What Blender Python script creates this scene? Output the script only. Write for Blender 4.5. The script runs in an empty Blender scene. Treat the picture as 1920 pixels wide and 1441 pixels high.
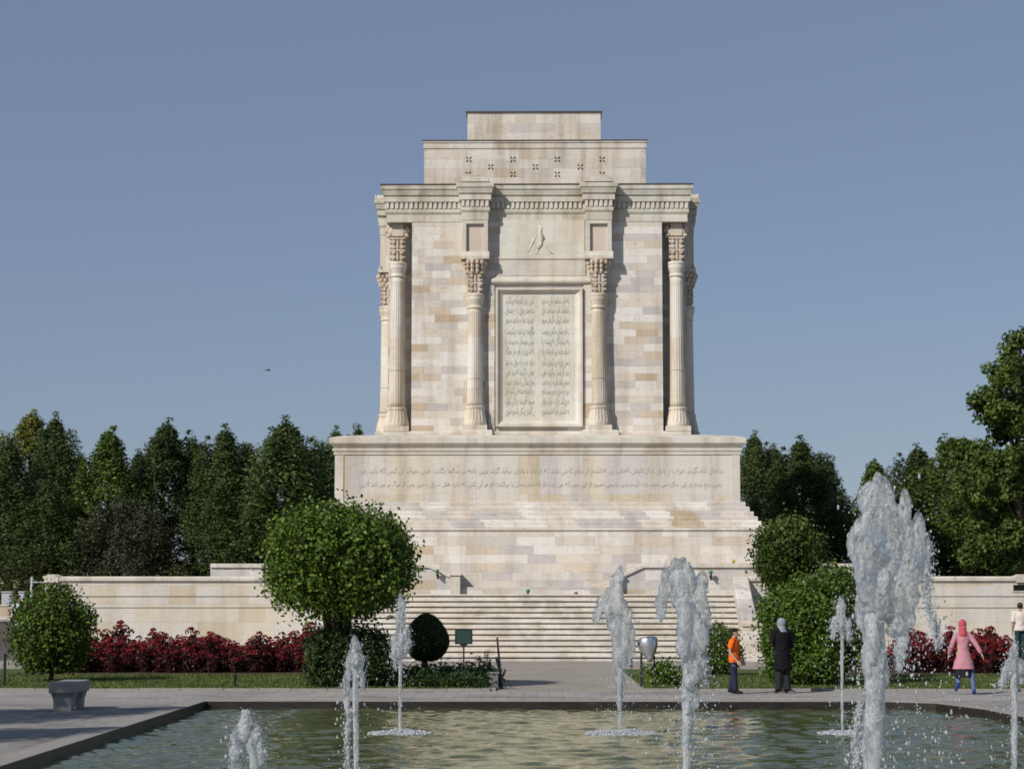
import bpy, bmesh, math, random
import numpy as np
from mathutils import Vector, Matrix

random.seed(7)
rng = np.random.default_rng(7)
scene = bpy.context.scene
COL = scene.collection
R = math.radians

# ------------------------------------------------------------------ camera
F = 4000.0
CAM_H = 2.17
YAW = math.atan((1005 - 960) / F)
PITCH = math.atan((1120 - 720.5) / F)
_r = Vector((math.cos(YAW), math.sin(YAW), 0))
_f = Vector((-math.sin(YAW) * math.cos(PITCH), math.cos(YAW) * math.cos(PITCH), math.sin(PITCH)))
_u = Vector((math.sin(YAW) * math.sin(PITCH), -math.cos(YAW) * math.sin(PITCH), math.cos(PITCH)))


def at(px, py, Y):
    d = _f * F + _r * (px - 960) + _u * (720.5 - py)
    t = Y / d.y
    return Vector((t * d.x, Y, CAM_H + t * d.z))


def AX(px, py, Y):
    return at(px, py, Y).x


def AZ(py, Y, px=1005):
    return at(px, py, Y).z


def gY(py):
    """distance of the ground (z=0) seen at photo row py on the axis"""
    d = _f * F + _r * (1005 - 960) + _u * (720.5 - py)
    return -CAM_H / d.z * d.y


cd = bpy.data.cameras.new('camera')
cam = bpy.data.objects.new('camera', cd)
COL.objects.link(cam)
cam.location = (0, 0, CAM_H)
cam.rotation_euler = (R(90) + PITCH, 0, YAW)
cd.sensor_fit = 'HORIZONTAL'
cd.sensor_width = 36
cd.lens = F / 1920 * 36
cd.clip_start = 0.1
cd.clip_end = 6000
scene.camera = cam

# ------------------------------------------------------------------ light
SUN_EL, SUN_AZ = R(36), R(45)     # azimuth: how far left of straight behind the camera
world = bpy.data.worlds.new('World')
scene.world = world
world.use_nodes = True
wn = world.node_tree
wn.nodes.clear()
sky = wn.nodes.new('ShaderNodeTexSky')
sky.sky_type = 'NISHITA'
sky.sun_disc = False
sky.sun_elevation = SUN_EL
sky.altitude = 900
sky.air_density = 1.0
sky.dust_density = 0.7
sky.ozone_density = 2.2
travel = Vector((math.sin(SUN_AZ) * math.cos(SUN_EL), math.cos(SUN_AZ) * math.cos(SUN_EL), -math.sin(SUN_EL)))
to_sun = -travel
sky.sun_rotation = math.atan2(to_sun.x, to_sun.y)
hsv = wn.nodes.new('ShaderNodeHueSaturation')
hsv.inputs['Saturation'].default_value = 0.84
hsv.inputs['Hue'].default_value = 0.503
bg = wn.nodes.new('ShaderNodeBackground')
bg.inputs['Strength'].default_value = 0.085
out = wn.nodes.new('ShaderNodeOutputWorld')
wn.links.new(sky.outputs[0], hsv.inputs['Color'])
mixs = wn.nodes.new('ShaderNodeMix')      # even, hazy summer blue
mixs.data_type = 'RGBA'
mixs.inputs[0].default_value = 0.5
mixs.inputs[7].default_value = (2.50, 3.42, 5.45, 1)
wn.links.new(hsv.outputs[0], mixs.inputs[6])
wn.links.new(mixs.outputs[2], bg.inputs['Color'])
wn.links.new(bg.outputs[0], out.inputs['Surface'])

sl = bpy.data.lights.new('sun', 'SUN')
sl.energy = 5.0
sl.angle = R(0.55)
sl.color = (1.0, 0.955, 0.885)
so = bpy.data.objects.new('sun', sl)
COL.objects.link(so)
so.rotation_euler = travel.to_track_quat('-Z', 'Y').to_euler()
so.location = (-60, -40, 60)

scene.view_settings.view_transform = 'Standard'
scene.view_settings.look = 'None'
scene.view_settings.exposure = -0.2
scene.view_settings.gamma = 1
scene.render.engine = 'CYCLES'
scene.cycles.max_bounces = 8
scene.cycles.diffuse_bounces = 2
scene.cycles.transparent_max_bounces = 24
scene.cycles.use_denoising = True
scene.cycles.filter_width = 1.7


# ------------------------------------------------------------------ materials
class NT:
    def __init__(s, name):
        s.m = bpy.data.materials.new(name)
        s.m.use_nodes = True
        s.t = s.m.node_tree
        s.t.nodes.clear()
        s.out = s.n('ShaderNodeOutputMaterial')

    def n(s, kind, **kw):
        nd = s.t.nodes.new(kind)
        for k, v in kw.items():
            setattr(nd, k, v)
        return nd

    def l(s, a, b):
        s.t.links.new(a, b)

    def val(s, sock, v):
        if hasattr(v, 'is_linked') or isinstance(v, bpy.types.NodeSocket):
            s.l(v, sock)
        else:
            sock.default_value = v

    def math(s, op, a, b=None, c=None):
        nd = s.n('ShaderNodeMath', operation=op)
        s.val(nd.inputs[0], a)
        if b is not None:
            s.val(nd.inputs[1], b)
        if c is not None:
            s.val(nd.inputs[2], c)
        return nd.outputs[0]

    def mix(s, fac, a, b, mode='MIX'):
        nd = s.n('ShaderNodeMix', data_type='RGBA', blend_type=mode)
        s.val(nd.inputs[0], fac)
        s.val(nd.inputs[6], a if not isinstance(a, tuple) else (*a, 1)[:4])
        s.val(nd.inputs[7], b if not isinstance(b, tuple) else (*b, 1)[:4])
        return nd.outputs[2]

    def noise(s, vec, scale, detail=4, rough=0.55, dist=0.0):
        nd = s.n('ShaderNodeTexNoise')
        s.l(vec, nd.inputs['Vector'])
        nd.inputs['Scale'].default_value = scale
        nd.inputs['Detail'].default_value = detail
        nd.inputs['Roughness'].default_value = rough
        nd.inputs['Distortion'].default_value = dist
        return nd.outputs['Fac']

    def ramp(s, fac, stops, interp='LINEAR'):
        nd = s.n('ShaderNodeValToRGB')
        nd.color_ramp.interpolation = interp
        el = nd.color_ramp.elements
        while len(el) < len(stops):
            el.new(0.5)
        for e, (p, c) in zip(el, stops):
            e.position = p
            e.color = (*c, 1) if len(c) == 3 else c
        s.val(nd.inputs[0], fac)
        return nd.outputs[0]

    def mapping(s, vec, scale):
        nd = s.n('ShaderNodeMapping')
        nd.inputs['Scale'].default_value = scale
        s.l(vec, nd.inputs['Vector'])
        return nd.outputs[0]

    def bump(s, h, strength=0.3, dist=0.05):
        nd = s.n('ShaderNodeBump')
        nd.inputs['Strength'].default_value = strength
        nd.inputs['Distance'].default_value = dist
        s.l(h, nd.inputs['Height'])
        return nd.outputs[0]

    def principled(s, color, rough=0.6, spec=0.4, metallic=0.0, normal=None):
        nd = s.n('ShaderNodeBsdfPrincipled')
        s.val(nd.inputs['Base Color'], color if not isinstance(color, tuple) else (*color, 1)[:4])
        s.val(nd.inputs['Roughness'], rough)
        nd.inputs['Specular IOR Level'].default_value = spec
        nd.inputs['Metallic'].default_value = metallic
        if normal is not None:
            s.l(normal, nd.inputs['Normal'])
        return nd

    def done(s, sh):
        s.l(sh, s.out.inputs['Surface'])
        return s.m


def pos(m):
    return m.n('ShaderNodeNewGeometry').outputs['Position']


PALE = [(0.0, (0.60, 0.55, 0.47)), (0.14, (0.68, 0.645, 0.575)), (0.30, (0.54, 0.51, 0.46)), (0.44, (0.63, 0.57, 0.48)),
        (0.57, (0.49, 0.465, 0.44)), (0.66, (0.70, 0.67, 0.61)), (0.79, (0.57, 0.49, 0.38)), (0.88, (0.62, 0.57, 0.50)), (0.95, (0.50, 0.40, 0.28))]
EVEN = [(0.0, (0.62, 0.58, 0.50)), (0.3, (0.65, 0.62, 0.54)), (0.55, (0.60, 0.57, 0.50)), (0.75, (0.63, 0.57, 0.48)), (0.9, (0.66, 0.63, 0.57))]
GOLD = [(0.0, (0.62, 0.58, 0.50)), (0.22, (0.59, 0.53, 0.41)), (0.4, (0.61, 0.58, 0.52)), (0.62, (0.63, 0.57, 0.46)), (0.78, (0.57, 0.54, 0.50)), (0.9, (0.57, 0.50, 0.37))]


def stone(name, h, w, pal, joint=0.72, stain=0.5, vein=0.35, tint=None, jw=0.03, green=0.0):
    m = NT(name)
    p = pos(m)
    sep = m.n('ShaderNodeSeparateXYZ')
    m.l(p, sep.inputs[0])
    x, y, z = sep.outputs
    u = m.math('ADD', x, y)
    v = m.math('DIVIDE', m.math('ADD', z, 0.04), h)
    row = m.math('FLOOR', v)
    wr = m.n('ShaderNodeTexWhiteNoise', noise_dimensions='1D')
    m.l(row, wr.inputs['W'])
    wsc = m.math('MULTIPLY_ADD', wr.outputs['Value'], 0.55, 0.75)
    u2 = m.math('ADD', m.math('MULTIPLY', m.math('DIVIDE', u, w), wsc), m.math('MULTIPLY', wr.outputs['Value'], 37.0))
    col = m.math('FLOOR', u2)
    cmb = m.n('ShaderNodeCombineXYZ')
    m.l(row, cmb.inputs[0])
    m.l(col, cmb.inputs[1])
    wc = m.n('ShaderNodeTexWhiteNoise', noise_dimensions='2D')
    m.l(cmb.outputs[0], wc.inputs['Vector'])
    c = m.ramp(wc.outputs['Value'], pal, 'CONSTANT')
    # soft veins running along each block
    off = m.n('ShaderNodeVectorMath', operation='ADD')
    m.l(p, off.inputs[0])
    m.l(wc.outputs['Color'], off.inputs[1])
    vn = m.noise(m.mapping(off.outputs[0], (1.2, 1.2, 5.0)), 1.9, 7, 0.7, 1.2)
    vcol = m.ramp(vn, [(0.3, (0.66, 0.62, 0.58)), (0.47, (1, 1, 1)), (0.58, (1.02, 1.02, 1.02)), (0.74, (0.80, 0.71, 0.60))])
    c = m.mix(vein, c, m.mix(1.0, c, vcol, 'MULTIPLY'))
    # weather streaks running down
    sn = m.noise(m.mapping(p, (1.1, 1.1, 0.13)), 1.5, 5, 0.6)
    scol = m.ramp(sn, [(0.34, (0.60, 0.53, 0.44)), (0.54, (1, 1, 1)), (0.75, (1.04, 1.04, 1.05))])
    c = m.mix(stain, c, m.mix(1.0, c, scol, 'MULTIPLY'))
    if green:
        gn = m.noise(m.mapping(p, (0.9, 0.9, 1.6)), 1.3, 4, 0.6)
        gcol = m.ramp(gn, [(0.42, (1, 1, 1)), (0.66, (0.66, 0.72, 0.55))])
        c = m.mix(green, c, m.mix(1.0, c, gcol, 'MULTIPLY'))
    c = m.mix(1.0, c, (0.975, 0.962, 0.975, 1), 'MULTIPLY')
    if tint:
        c = m.mix(1.0, c, (*tint, 1), 'MULTIPLY')
    fz = m.math('FRACT', v)
    fu = m.math('FRACT', u2)
    j = m.math('MAXIMUM', m.math('LESS_THAN', fz, jw), m.math('LESS_THAN', fu, 0.014 / w))
    c = m.mix(m.math('MULTIPLY', j, 1 - joint), c, (0.16, 0.13, 0.10, 1))
    fine = m.noise(p, 14, 5, 0.7)
    nb = m.bump(m.math('SUBTRACT', fine, m.math('MULTIPLY', j, 0.6)), 0.25, 0.03)
    return m.done(m.principled(c, 0.62, 0.35, 0, nb).outputs[0])


def simple(name, col, rough=0.6, spec=0.4, metallic=0.0, var=0.15, scale=6, bump=0.0):
    m = NT(name)
    p = m.n('ShaderNodeTexCoord').outputs['Object']
    n = m.noise(p, scale, 5, 0.6)
    c = m.mix(n, tuple(v * (1 - var) for v in col), tuple(min(1, v * (1 + var)) for v in col))
    nb = m.bump(n, bump, 0.03) if bump else None
    return m.done(m.principled(c, rough, spec, metallic, nb).outputs[0])


def leafmat(name, cols, trans=0.25, rough=0.55, patch=0.8):
    m = NT(name)
    g = m.n('ShaderNodeNewGeometry')
    oi = m.n('ShaderNodeObjectInfo')
    c = m.ramp(g.outputs['Random Per Island'], [(i / max(1, len(cols) - 1), k) for i, k in enumerate(cols)])
    big = m.noise(m.n('ShaderNodeTexCoord').outputs['Object'], patch, 4, 0.6)
    c = m.mix(0.6, c, m.mix(1.0, c, m.ramp(big, [(0.35, (0.60, 0.63, 0.60)), (0.65, (1.35, 1.25, 1.1))]), 'MULTIPLY'))
    v = m.math('MULTIPLY_ADD', oi.outputs['Random'], 0.35, 0.82)
    hs = m.n('ShaderNodeHueSaturation')
    m.l(v, hs.inputs['Value'])
    m.l(c, hs.inputs['Color'])
    c = hs.outputs[0]
    b = m.principled(c, rough, 0.25)
    t = m.n('ShaderNodeBsdfTranslucent')
    m.l(c, t.inputs['Color'])
    mx = m.n('ShaderNodeMixShader')
    mx.inputs[0].default_value = trans
    m.l(b.outputs[0], mx.inputs[1])
    m.l(t.outputs[0], mx.inputs[2])
    return m.done(mx.outputs[0])


M = {}
M['ashlar'] = stone('ashlar_marble', 0.315, 0.95, PALE, 0.72, 0.45, 0.75)
M['base'] = stone('base_marble', 0.36, 1.3, [(a, tuple(x * 0.9 + y * 0.1 for x, y in zip(c, (0.60, 0.56, 0.50)))) for a, c in PALE], 0.66, 0.45, 0.8)
M['smooth'] = stone('moulded_marble', 3.0, 1.2, EVEN, 0.9, 0.55, 0.6, jw=0.002, green=0.25)
M['cornice'] = stone('weathered_cornice_marble', 2.2, 1.25, EVEN, 0.85, 0.8, 0.6, jw=0.002, green=0.55, tint=(0.96, 0.96, 0.95))
M['tier'] = stone('tier_marble', 0.40, 1.1, [(a, tuple(x * 0.6 + y * 0.4 for x, y in zip(c, (0.61, 0.56, 0.47)))) for a, c in PALE], 0.74, 0.75, 0.8)
M['slab'] = stone('inscribed_slab_marble', 2.15, 1.05, GOLD, 0.8, 0.5, 0.6, jw=0.004)
M['panel'] = stone('green_grey_marble', 1.15, 1.1, [(0, (0.64, 0.615, 0.52)), (0.3, (0.65, 0.63, 0.56)), (0.55, (0.63, 0.59, 0.49)), (0.8, (0.66, 0.64, 0.56))], 0.85, 0.45, 0.6, jw=0.006, green=0.20)
M['column'] = stone('column_marble', 2.2, 3.0, [(0, (0.62, 0.58, 0.49)), (0.4, (0.65, 0.62, 0.55)), (0.7, (0.61, 0.55, 0.44))], 0.8, 0.8, 0.6, jw=0.004)
M['carved'] = stone('carved_tan_stone', 0.5, 0.6, [(0, (0.58, 0.51, 0.41)), (0.4, (0.62, 0.57, 0.49)), (0.7, (0.55, 0.46, 0.35))], 0.8, 0.6, 0.6)
M['pink'] = stone('pinkish_stone', 3, 3, [(0, (0.56, 0.46, 0.38)), (0.5, (0.58, 0.49, 0.41))], 0.9, 0.3, 0.5, jw=0.0)
M['terrace'] = stone('terrace_marble', 0.66, 1.15, GOLD, 0.7, 0.35, 0.5, jw=0.02)
M['tread'] = stone('stair_marble', 3.0, 1.6, EVEN, 0.7, 0.6, 0.8, jw=0.0)
M['dark'] = simple('dark_metal', (0.02, 0.02, 0.022), 0.5)
M['flash'] = simple('dark_roof_flashing', (0.07, 0.06, 0.055), 0.6)
M['hole_shade'] = simple('painted_opening_shade', (0.012, 0.011, 0.010), 0.9, 0.1)  # flat black standing in for the shade inside openings
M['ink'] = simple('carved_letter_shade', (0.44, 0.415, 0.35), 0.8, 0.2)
M['ink2'] = simple('inlaid_grey_letter', (0.43, 0.41, 0.375), 0.8, 0.2, var=0.3, scale=0.9)
M['bark'] = simple('bark', (0.09, 0.065, 0.045), 0.85, 0.2, var=0.4, scale=9, bump=0.5)
M['concrete'] = simple('concrete', (0.30, 0.29, 0.275), 0.85, 0.2, var=0.25, scale=9, bump=0.3)
M['kerb'] = simple('kerb_stone', (0.27, 0.25, 0.225), 0.8, 0.25, var=0.3, scale=4, bump=0.3)
M['steel'] = simple('polished_steel', (0.72, 0.72, 0.73), 0.32, 0.5, 1.0, var=0.05)
M['greyrail'] = simple('grey_painted_rail', (0.42, 0.44, 0.45), 0.5)
M['signgreen'] = simple('dark_green_sign', (0.022, 0.055, 0.045), 0.5)


# ------------------------------------------------------------------ mesh helpers
class MB:
    def __init__(s):
        s.v, s.f = [], []

    def add(s, v, f):
        o = len(s.v)
        s.v += [tuple(p) for p in v]
        s.f += [tuple(i + o for i in q) for q in f]
        return s

    def box(s, x0, x1, y0, y1, z0, z1):
        return s.add([(x0, y0, z0), (x1, y0, z0), (x1, y1, z0), (x0, y1, z0), (x0, y0, z1), (x1, y0, z1), (x1, y1, z1), (x0, y1, z1)],
                     [(0, 3, 2, 1), (4, 5, 6, 7), (0, 1, 5, 4), (1, 2, 6, 5), (2, 3, 7, 6), (3, 0, 4, 7)])

    def lathe(s, prof, n=32, c=(0, 0, 0), flute=0.0, nfl=20, fz=(0, 0), a0=0.0):
        v, f = [], []
        for (r, z) in prof:
            for i in range(n):
                a = 2 * math.pi * i / n + a0
                rr = r
                if flute and fz[0] <= z <= fz[1]:
                    rr = r * (1 - flute * (0.5 + 0.5 * math.cos(a * nfl)))
                v.append((c[0] + rr * math.cos(a), c[1] + rr * math.sin(a), c[2] + z))
        for k in range(len(prof) - 1):
            for i in range(n):
                j = (i + 1) % n
                f.append((k * n + i, k * n + j, (k + 1) * n + j, (k + 1) * n + i))
        f.append(tuple(range(n))[::-1])
        f.append(tuple((len(prof) - 1) * n + i for i in range(n)))
        return s.add(v, f)

    def tube(s, pts, rad, n=10):
        pts = [Vector(p) for p in pts]
        if not hasattr(rad, '__len__'):
            rad = [rad] * len(pts)
        v, f = [], []
        up = Vector((0.13, 0.21, 0.97))
        for i, p in enumerate(pts):
            d = (pts[min(i + 1, len(pts) - 1)] - pts[max(i - 1, 0)])
            d = d.normalized() if d.length > 1e-9 else Vector((0, 0, 1))
            a = d.cross(up)
            if a.length < 0.05:
                a = d.cross(Vector((1, 0, 0)))
            a.normalize()
            b = d.cross(a)
            for k in range(n):
                t = 2 * math.pi * k / n
                v.append(p + (a * math.cos(t) + b * math.sin(t)) * rad[i])
        for i in range(len(pts) - 1):
            for k in range(n):
                j = (k + 1) % n
                f.append((i * n + k, (i + 1) * n + k, (i + 1) * n + j, i * n + j))
        f.append(tuple(range(n)))
        f.append(tuple((len(pts) - 1) * n + k for k in range(n))[::-1])
        return s.add(v, f)

    def ell(s, c, r, nu=14, nv=9, rot=None):
        v, f = [], []
        for i in range(nv + 1):
            th = math.pi * i / nv
            for k in range(nu):
                ph = 2 * math.pi * k / nu
                q = Vector((r[0] * math.sin(th) * math.cos(ph), r[1] * math.sin(th) * math.sin(ph), r[2] * math.cos(th)))
                if rot:
                    q = rot @ q
                v.append(Vector(c) + q)
        for i in range(nv):
            for k in range(nu):
                j = (k + 1) % nu
                f.append((i * nu + k, (i + 1) * nu + k, (i + 1) * nu + j, i * nu + j))
        return s.add(v, f)

    def loft(s, rings, n=20):
        """horizontal ellipses (cx, cy, z, rx, ry)"""
        v, f = [], []
        for (cx, cy, z, rx, ry) in rings:
            for k in range(n):
                t = 2 * math.pi * k / n
                v.append((cx + rx * math.cos(t), cy + ry * math.sin(t), z))
        for i in range(len(rings) - 1):
            for k in range(n):
                j = (k + 1) % n
                f.append((i * n + k, i * n + j, (i + 1) * n + j, (i + 1) * n + k))
        f.append(tuple(range(n))[::-1])
        f.append(tuple((len(rings) - 1) * n + k for k in range(n)))
        return s.add(v, f)

    def prism(s, poly, axis, a, b):
        """poly of 2D points extruded along axis ('x','y','z') from a to b"""
        n = len(poly)
        def p3(q, t):
            return {'x': (t, q[0], q[1]), 'y': (q[0], t, q[1]), 'z': (q[0], q[1], t)}[axis]
        v = [p3(q, a) for q in poly] + [p3(q, b) for q in poly]
        f = [tuple(range(n)), tuple(range(n, 2 * n))[::-1]]
        f += [(i, n + i, n + (i + 1) % n, (i + 1) % n) for i in range(n)]
        return s.add(v, f)

    def sweep(s, poly, prof, cap0=True, cap1=True):
        """rectilinear closed CCW plan swept by profile points (outward offset, z), mitred"""
        n = len(poly)
        v, f = [], []
        for (o, z) in prof:
            for i in range(n):
                p0, p1, p2 = poly[i - 1], poly[i], poly[(i + 1) % n]
                def nrm(a, b):
                    dx, dy = b[0] - a[0], b[1] - a[1]
                    l = math.hypot(dx, dy)
                    return (dy / l, -dx / l)
                n1, n2 = nrm(p0, p1), nrm(p1, p2)
                v.append((p1[0] + o * (n1[0] + n2[0]), p1[1] + o * (n1[1] + n2[1]), z))
        for k in range(len(prof) - 1):
            for i in range(n):
                j = (i + 1) % n
                f.append((k * n + i, k * n + j, (k + 1) * n + j, (k + 1) * n + i))
        if cap0:
            f.append(tuple(range(n))[::-1])
        if cap1:
            f.append(tuple((len(prof) - 1) * n + i for i in range(n)))
        return s.add(v, f)

    def mesh(s, name, mat, smooth=False, fix=True):
        me = bpy.data.meshes.new(name)
        me.from_pydata(s.v, [], s.f)
        if fix:
            bm = bmesh.new()
            bm.from_mesh(me)
            bmesh.ops.recalc_face_normals(bm, faces=bm.faces)
            bm.to_mesh(me)
            bm.free()
        if mat is not None:
            me.materials.append(mat)
        if smooth:
            me.polygons.foreach_set('use_smooth', [True] * len(me.polygons))
        return me

    def build(s, name, mat, parent=None, loc=(0, 0, 0), smooth=False, fix=True, bevel=0.0):
        o = link(name, s.mesh(name, mat, smooth, fix), parent, loc)
        if bevel:
            b = o.modifiers.new('bevel', 'BEVEL')
            b.width = bevel
            b.segments = 2
            b.limit_method = 'ANGLE'
            b.angle_limit = R(40)
        return o


def link(name, me, parent=None, loc=(0, 0, 0)):
    o = bpy.data.objects.new(name, me)
    COL.objects.link(o)
    o.location = loc
    if parent is not None:
        o.parent = parent
    return o


def tag(o, label=None, cat=None, group=None, kind=None):
    if label:
        o['label'] = label
    if cat:
        o['category'] = cat
    if group:
        o['group'] = group
    if kind:
        o['kind'] = kind
    return o


def thing(name, label, cat, loc=(0, 0, 0), rz=0.0, group=None):
    o = bpy.data.objects.new(name, None)
    COL.objects.link(o)
    o.location = loc
    o.rotation_euler = (0, 0, rz)
    o.empty_display_size = 0.2
    return tag(o, label, cat, group)


def copy_tree(o, parent=None):
    c = o.copy()
    COL.objects.link(c)
    c.parent = parent
    for ch in list(o.children):
        copy_tree(ch, c)
    return c


def remeshed(mb, voxel, mat, smooth=True, lap=0, disp=None):
    """several overlapping closed shapes fused into one continuous surface"""
    me = mb.mesh('fused', None)
    o = bpy.data.objects.new('fused', me)
    COL.objects.link(o)
    md = o.modifiers.new('r', 'REMESH')
    md.mode = 'VOXEL'
    md.voxel_size = voxel
    if lap:
        sm = o.modifiers.new('s', 'SMOOTH')
        sm.iterations = lap
        sm.factor = 0.5
    if disp:
        tx = bpy.data.textures.new('lumps', 'CLOUDS')
        tx.noise_scale = disp[0]
        tx.noise_depth = 3
        dm = o.modifiers.new('d', 'DISPLACE')
        dm.texture = tx
        dm.strength = disp[1]
        dm.texture_coords = 'GLOBAL'
    dg = bpy.context.evaluated_depsgraph_get()
    dg.update()
    r = bpy.data.meshes.new_from_object(o.evaluated_get(dg))
    bpy.data.objects.remove(o)
    bpy.data.meshes.remove(me)
    r.materials.clear()
    r.materials.append(mat)
    if smooth and len(r.polygons):
        r.polygons.foreach_set('use_smooth', [True] * len(r.polygons))
    return r


def leaves_mesh(name, P, N, size, mat, aspect=0.55, jit=0.6, seed=1):
    """one folded leaf (two triangles' worth of a rhombus) per point"""
    g = np.random.default_rng(seed)
    n = len(P)
    N = N + g.normal(0, jit, (n, 3))
    N /= np.linalg.norm(N, axis=1, keepdims=True) + 1e-9
    T = g.normal(0, 1, (n, 3))
    T -= N * np.sum(T * N, axis=1, keepdims=True)
    T /= np.linalg.norm(T, axis=1, keepdims=True) + 1e-9
    B = np.cross(N, T)
    L = (size * g.uniform(0.65, 1.25, n))[:, None]
    W = L * aspect
    V = np.empty((n, 4, 3))
    V[:, 0] = P - T * L * 0.5
    V[:, 1] = P + B * W * 0.5 + N * L * 0.08
    V[:, 2] = P + T * L * 0.5
    V[:, 3] = P - B * W * 0.5 + N * L * 0.08
    me = bpy.data.meshes.new(name)
    me.vertices.add(n * 4)
    me.vertices.foreach_set('co', V.reshape(-1))
    me.loops.add(n * 4)
    me.loops.foreach_set('vertex_index', np.arange(n * 4, dtype=np.int32))
    me.polygons.add(n)
    me.polygons.foreach_set('loop_start', np.arange(0, n * 4, 4, dtype=np.int32))
    me.polygons.foreach_set('loop_total', np.full(n, 4, dtype=np.int32))
    me.materials.append(mat)
    me.update()
    me.validate()
    return me


# ------------------------------------------------------------------ ground, pool, lawns
WATER_Z = -0.16
POOL = [(-6.85, 4.0), (9.5, 4.0), (9.2, 26.0), (8.95, 38.8), (8.75, 42.2), (8.25, 44.6), (7.3, 45.3), (-6.95, 45.3)]


def ground_mat(name='plaza_paving', gain=1.0):
    m = NT(name)
    p = pos(m)
    sep = m.n('ShaderNodeSeparateXYZ')
    m.l(p, sep.inputs[0])
    br = m.n('ShaderNodeTexBrick')
    m.l(p, br.inputs['Vector'])
    br.inputs['Scale'].default_value = 1.0
    br.inputs['Color1'].default_value = (0.27 * gain, 0.252 * gain, 0.235 * gain, 1)
    br.inputs['Color2'].default_value = (0.238 * gain, 0.224 * gain, 0.211 * gain, 1)
    br.inputs['Mortar'].default_value = (0.15 * gain, 0.14 * gain, 0.13 * gain, 1)
    br.inputs['Mortar Size'].default_value = 0.016
    br.inputs['Brick Width'].default_value = 0.6
    br.inputs['Row Height'].default_value = 0.6
    n1 = m.noise(p, 0.5, 5, 0.6)
    n2 = m.noise(p, 7, 5, 0.7)
    c = m.mix(0.7, br.outputs['Color'], m.mix(1.0, br.outputs['Color'], m.ramp(n1, [(0.34, (0.58, 0.56, 0.55)), (0.5, (1, 1, 1)), (0.7, (1.22, 1.18, 1.12))]), 'MULTIPLY'))
    c = m.mix(0.35, c, m.mix(1.0, c, m.ramp(n2, [(0.3, (0.6, 0.6, 0.6)), (0.7, (1.3, 1.3, 1.3))]), 'MULTIPLY'))
    return m.done(m.principled(c, 0.85, 0.2, 0, m.bump(n2, 0.3, 0.01)).outputs[0])


def tri_ground():
    bm = bmesh.new()
    S = 1500.0
    outer = [bm.verts.new((x, y, 0)) for x, y in ((-S, -200), (S, -200), (S, S), (-S, S))]
    inner = [bm.verts.new((x, y, 0)) for x, y in POOL]
    ed = [bm.edges.new((outer[i], outer[(i + 1) % 4])) for i in range(4)]
    ed += [bm.edges.new((inner[i], inner[(i + 1) % len(inner)])) for i in range(len(inner))]
    bmesh.ops.triangle_fill(bm, use_beauty=True, edges=ed, normal=(0, 0, 1))
    # drop anything that filled the pool itself
    for f in list(bm.faces):
        c = f.calc_center_median()
        if all(v in inner for v in f.verts) and -6.9 < c.x < 8.9 and 4 < c.y < 45.3:
            bm.faces.remove(f)
    for f in bm.faces:
        if f.normal.z < 0:
            f.normal_flip()
    me = bpy.data.meshes.new('ground')
    bm.to_mesh(me)
    bm.free()
    me.materials.append(ground_mat())
    return me


tag(link('ground', tri_ground()), kind='structure')

# pool wall: wet lining, near-black to paint in the inner wall's shade, below a stone rim
def offset_poly(poly, o):
    c = Vector((1.0, 25.0))
    res = []
    n = len(poly)
    for i in range(n):
        p0, p1, p2 = Vector(poly[i - 1]), Vector(poly[i]), Vector(poly[(i + 1) % n])
        d1, d2 = (p1 - p0).normalized(), (p2 - p1).normalized()
        n1, n2 = Vector((d1.y, -d1.x)), Vector((d2.y, -d2.x))
        b = (n1 + n2).normalized()
        res.append(tuple(p1 + b * (o / max(0.4, b.dot(n1)))))
    return res


def ringwall(mb, a, b, z0, z1):
    n = len(a)
    v = [(x, y, z0) for x, y in a] + [(x, y, z1) for x, y in a] + [(x, y, z1) for x, y in b] + [(x, y, z0) for x, y in b]
    f = []
    for i in range(n):
        j = (i + 1) % n
        f += [(i, j, n + j, n + i), (n + i, n + j, 2 * n + j, 2 * n + i), (2 * n + i, 2 * n + j, 3 * n + j, 3 * n + i)]
    mb.add(v, f)


mw = NT('wet_pool_lining_shade')
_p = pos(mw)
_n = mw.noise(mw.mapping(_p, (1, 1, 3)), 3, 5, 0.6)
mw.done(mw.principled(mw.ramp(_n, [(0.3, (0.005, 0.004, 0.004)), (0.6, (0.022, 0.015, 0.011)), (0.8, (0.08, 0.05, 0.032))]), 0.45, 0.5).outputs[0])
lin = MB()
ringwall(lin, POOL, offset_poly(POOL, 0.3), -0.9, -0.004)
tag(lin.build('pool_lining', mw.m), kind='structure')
rim = MB()
ringwall(rim, offset_poly(POOL, 0.012), offset_poly(POOL, 0.42), -0.06, 0.012)
tag(rim.build('pool_rim', M['kerb']), kind='structure')
mf = NT('pool_floor_tiles')
_p = pos(mf)
mf.done(mf.principled(mf.ramp(mf.noise(_p, 0.7, 4, 0.6), [(0.3, (0.08, 0.10, 0.05)), (0.7, (0.16, 0.18, 0.10))]), 0.8).outputs[0])
fl = MB()
fl.add([(x, y, -0.9) for x, y in offset_poly(POOL, 0.2)], [tuple(range(len(POOL)))])
tag(fl.build('pool_floor', mf.m), kind='structure')

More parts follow.
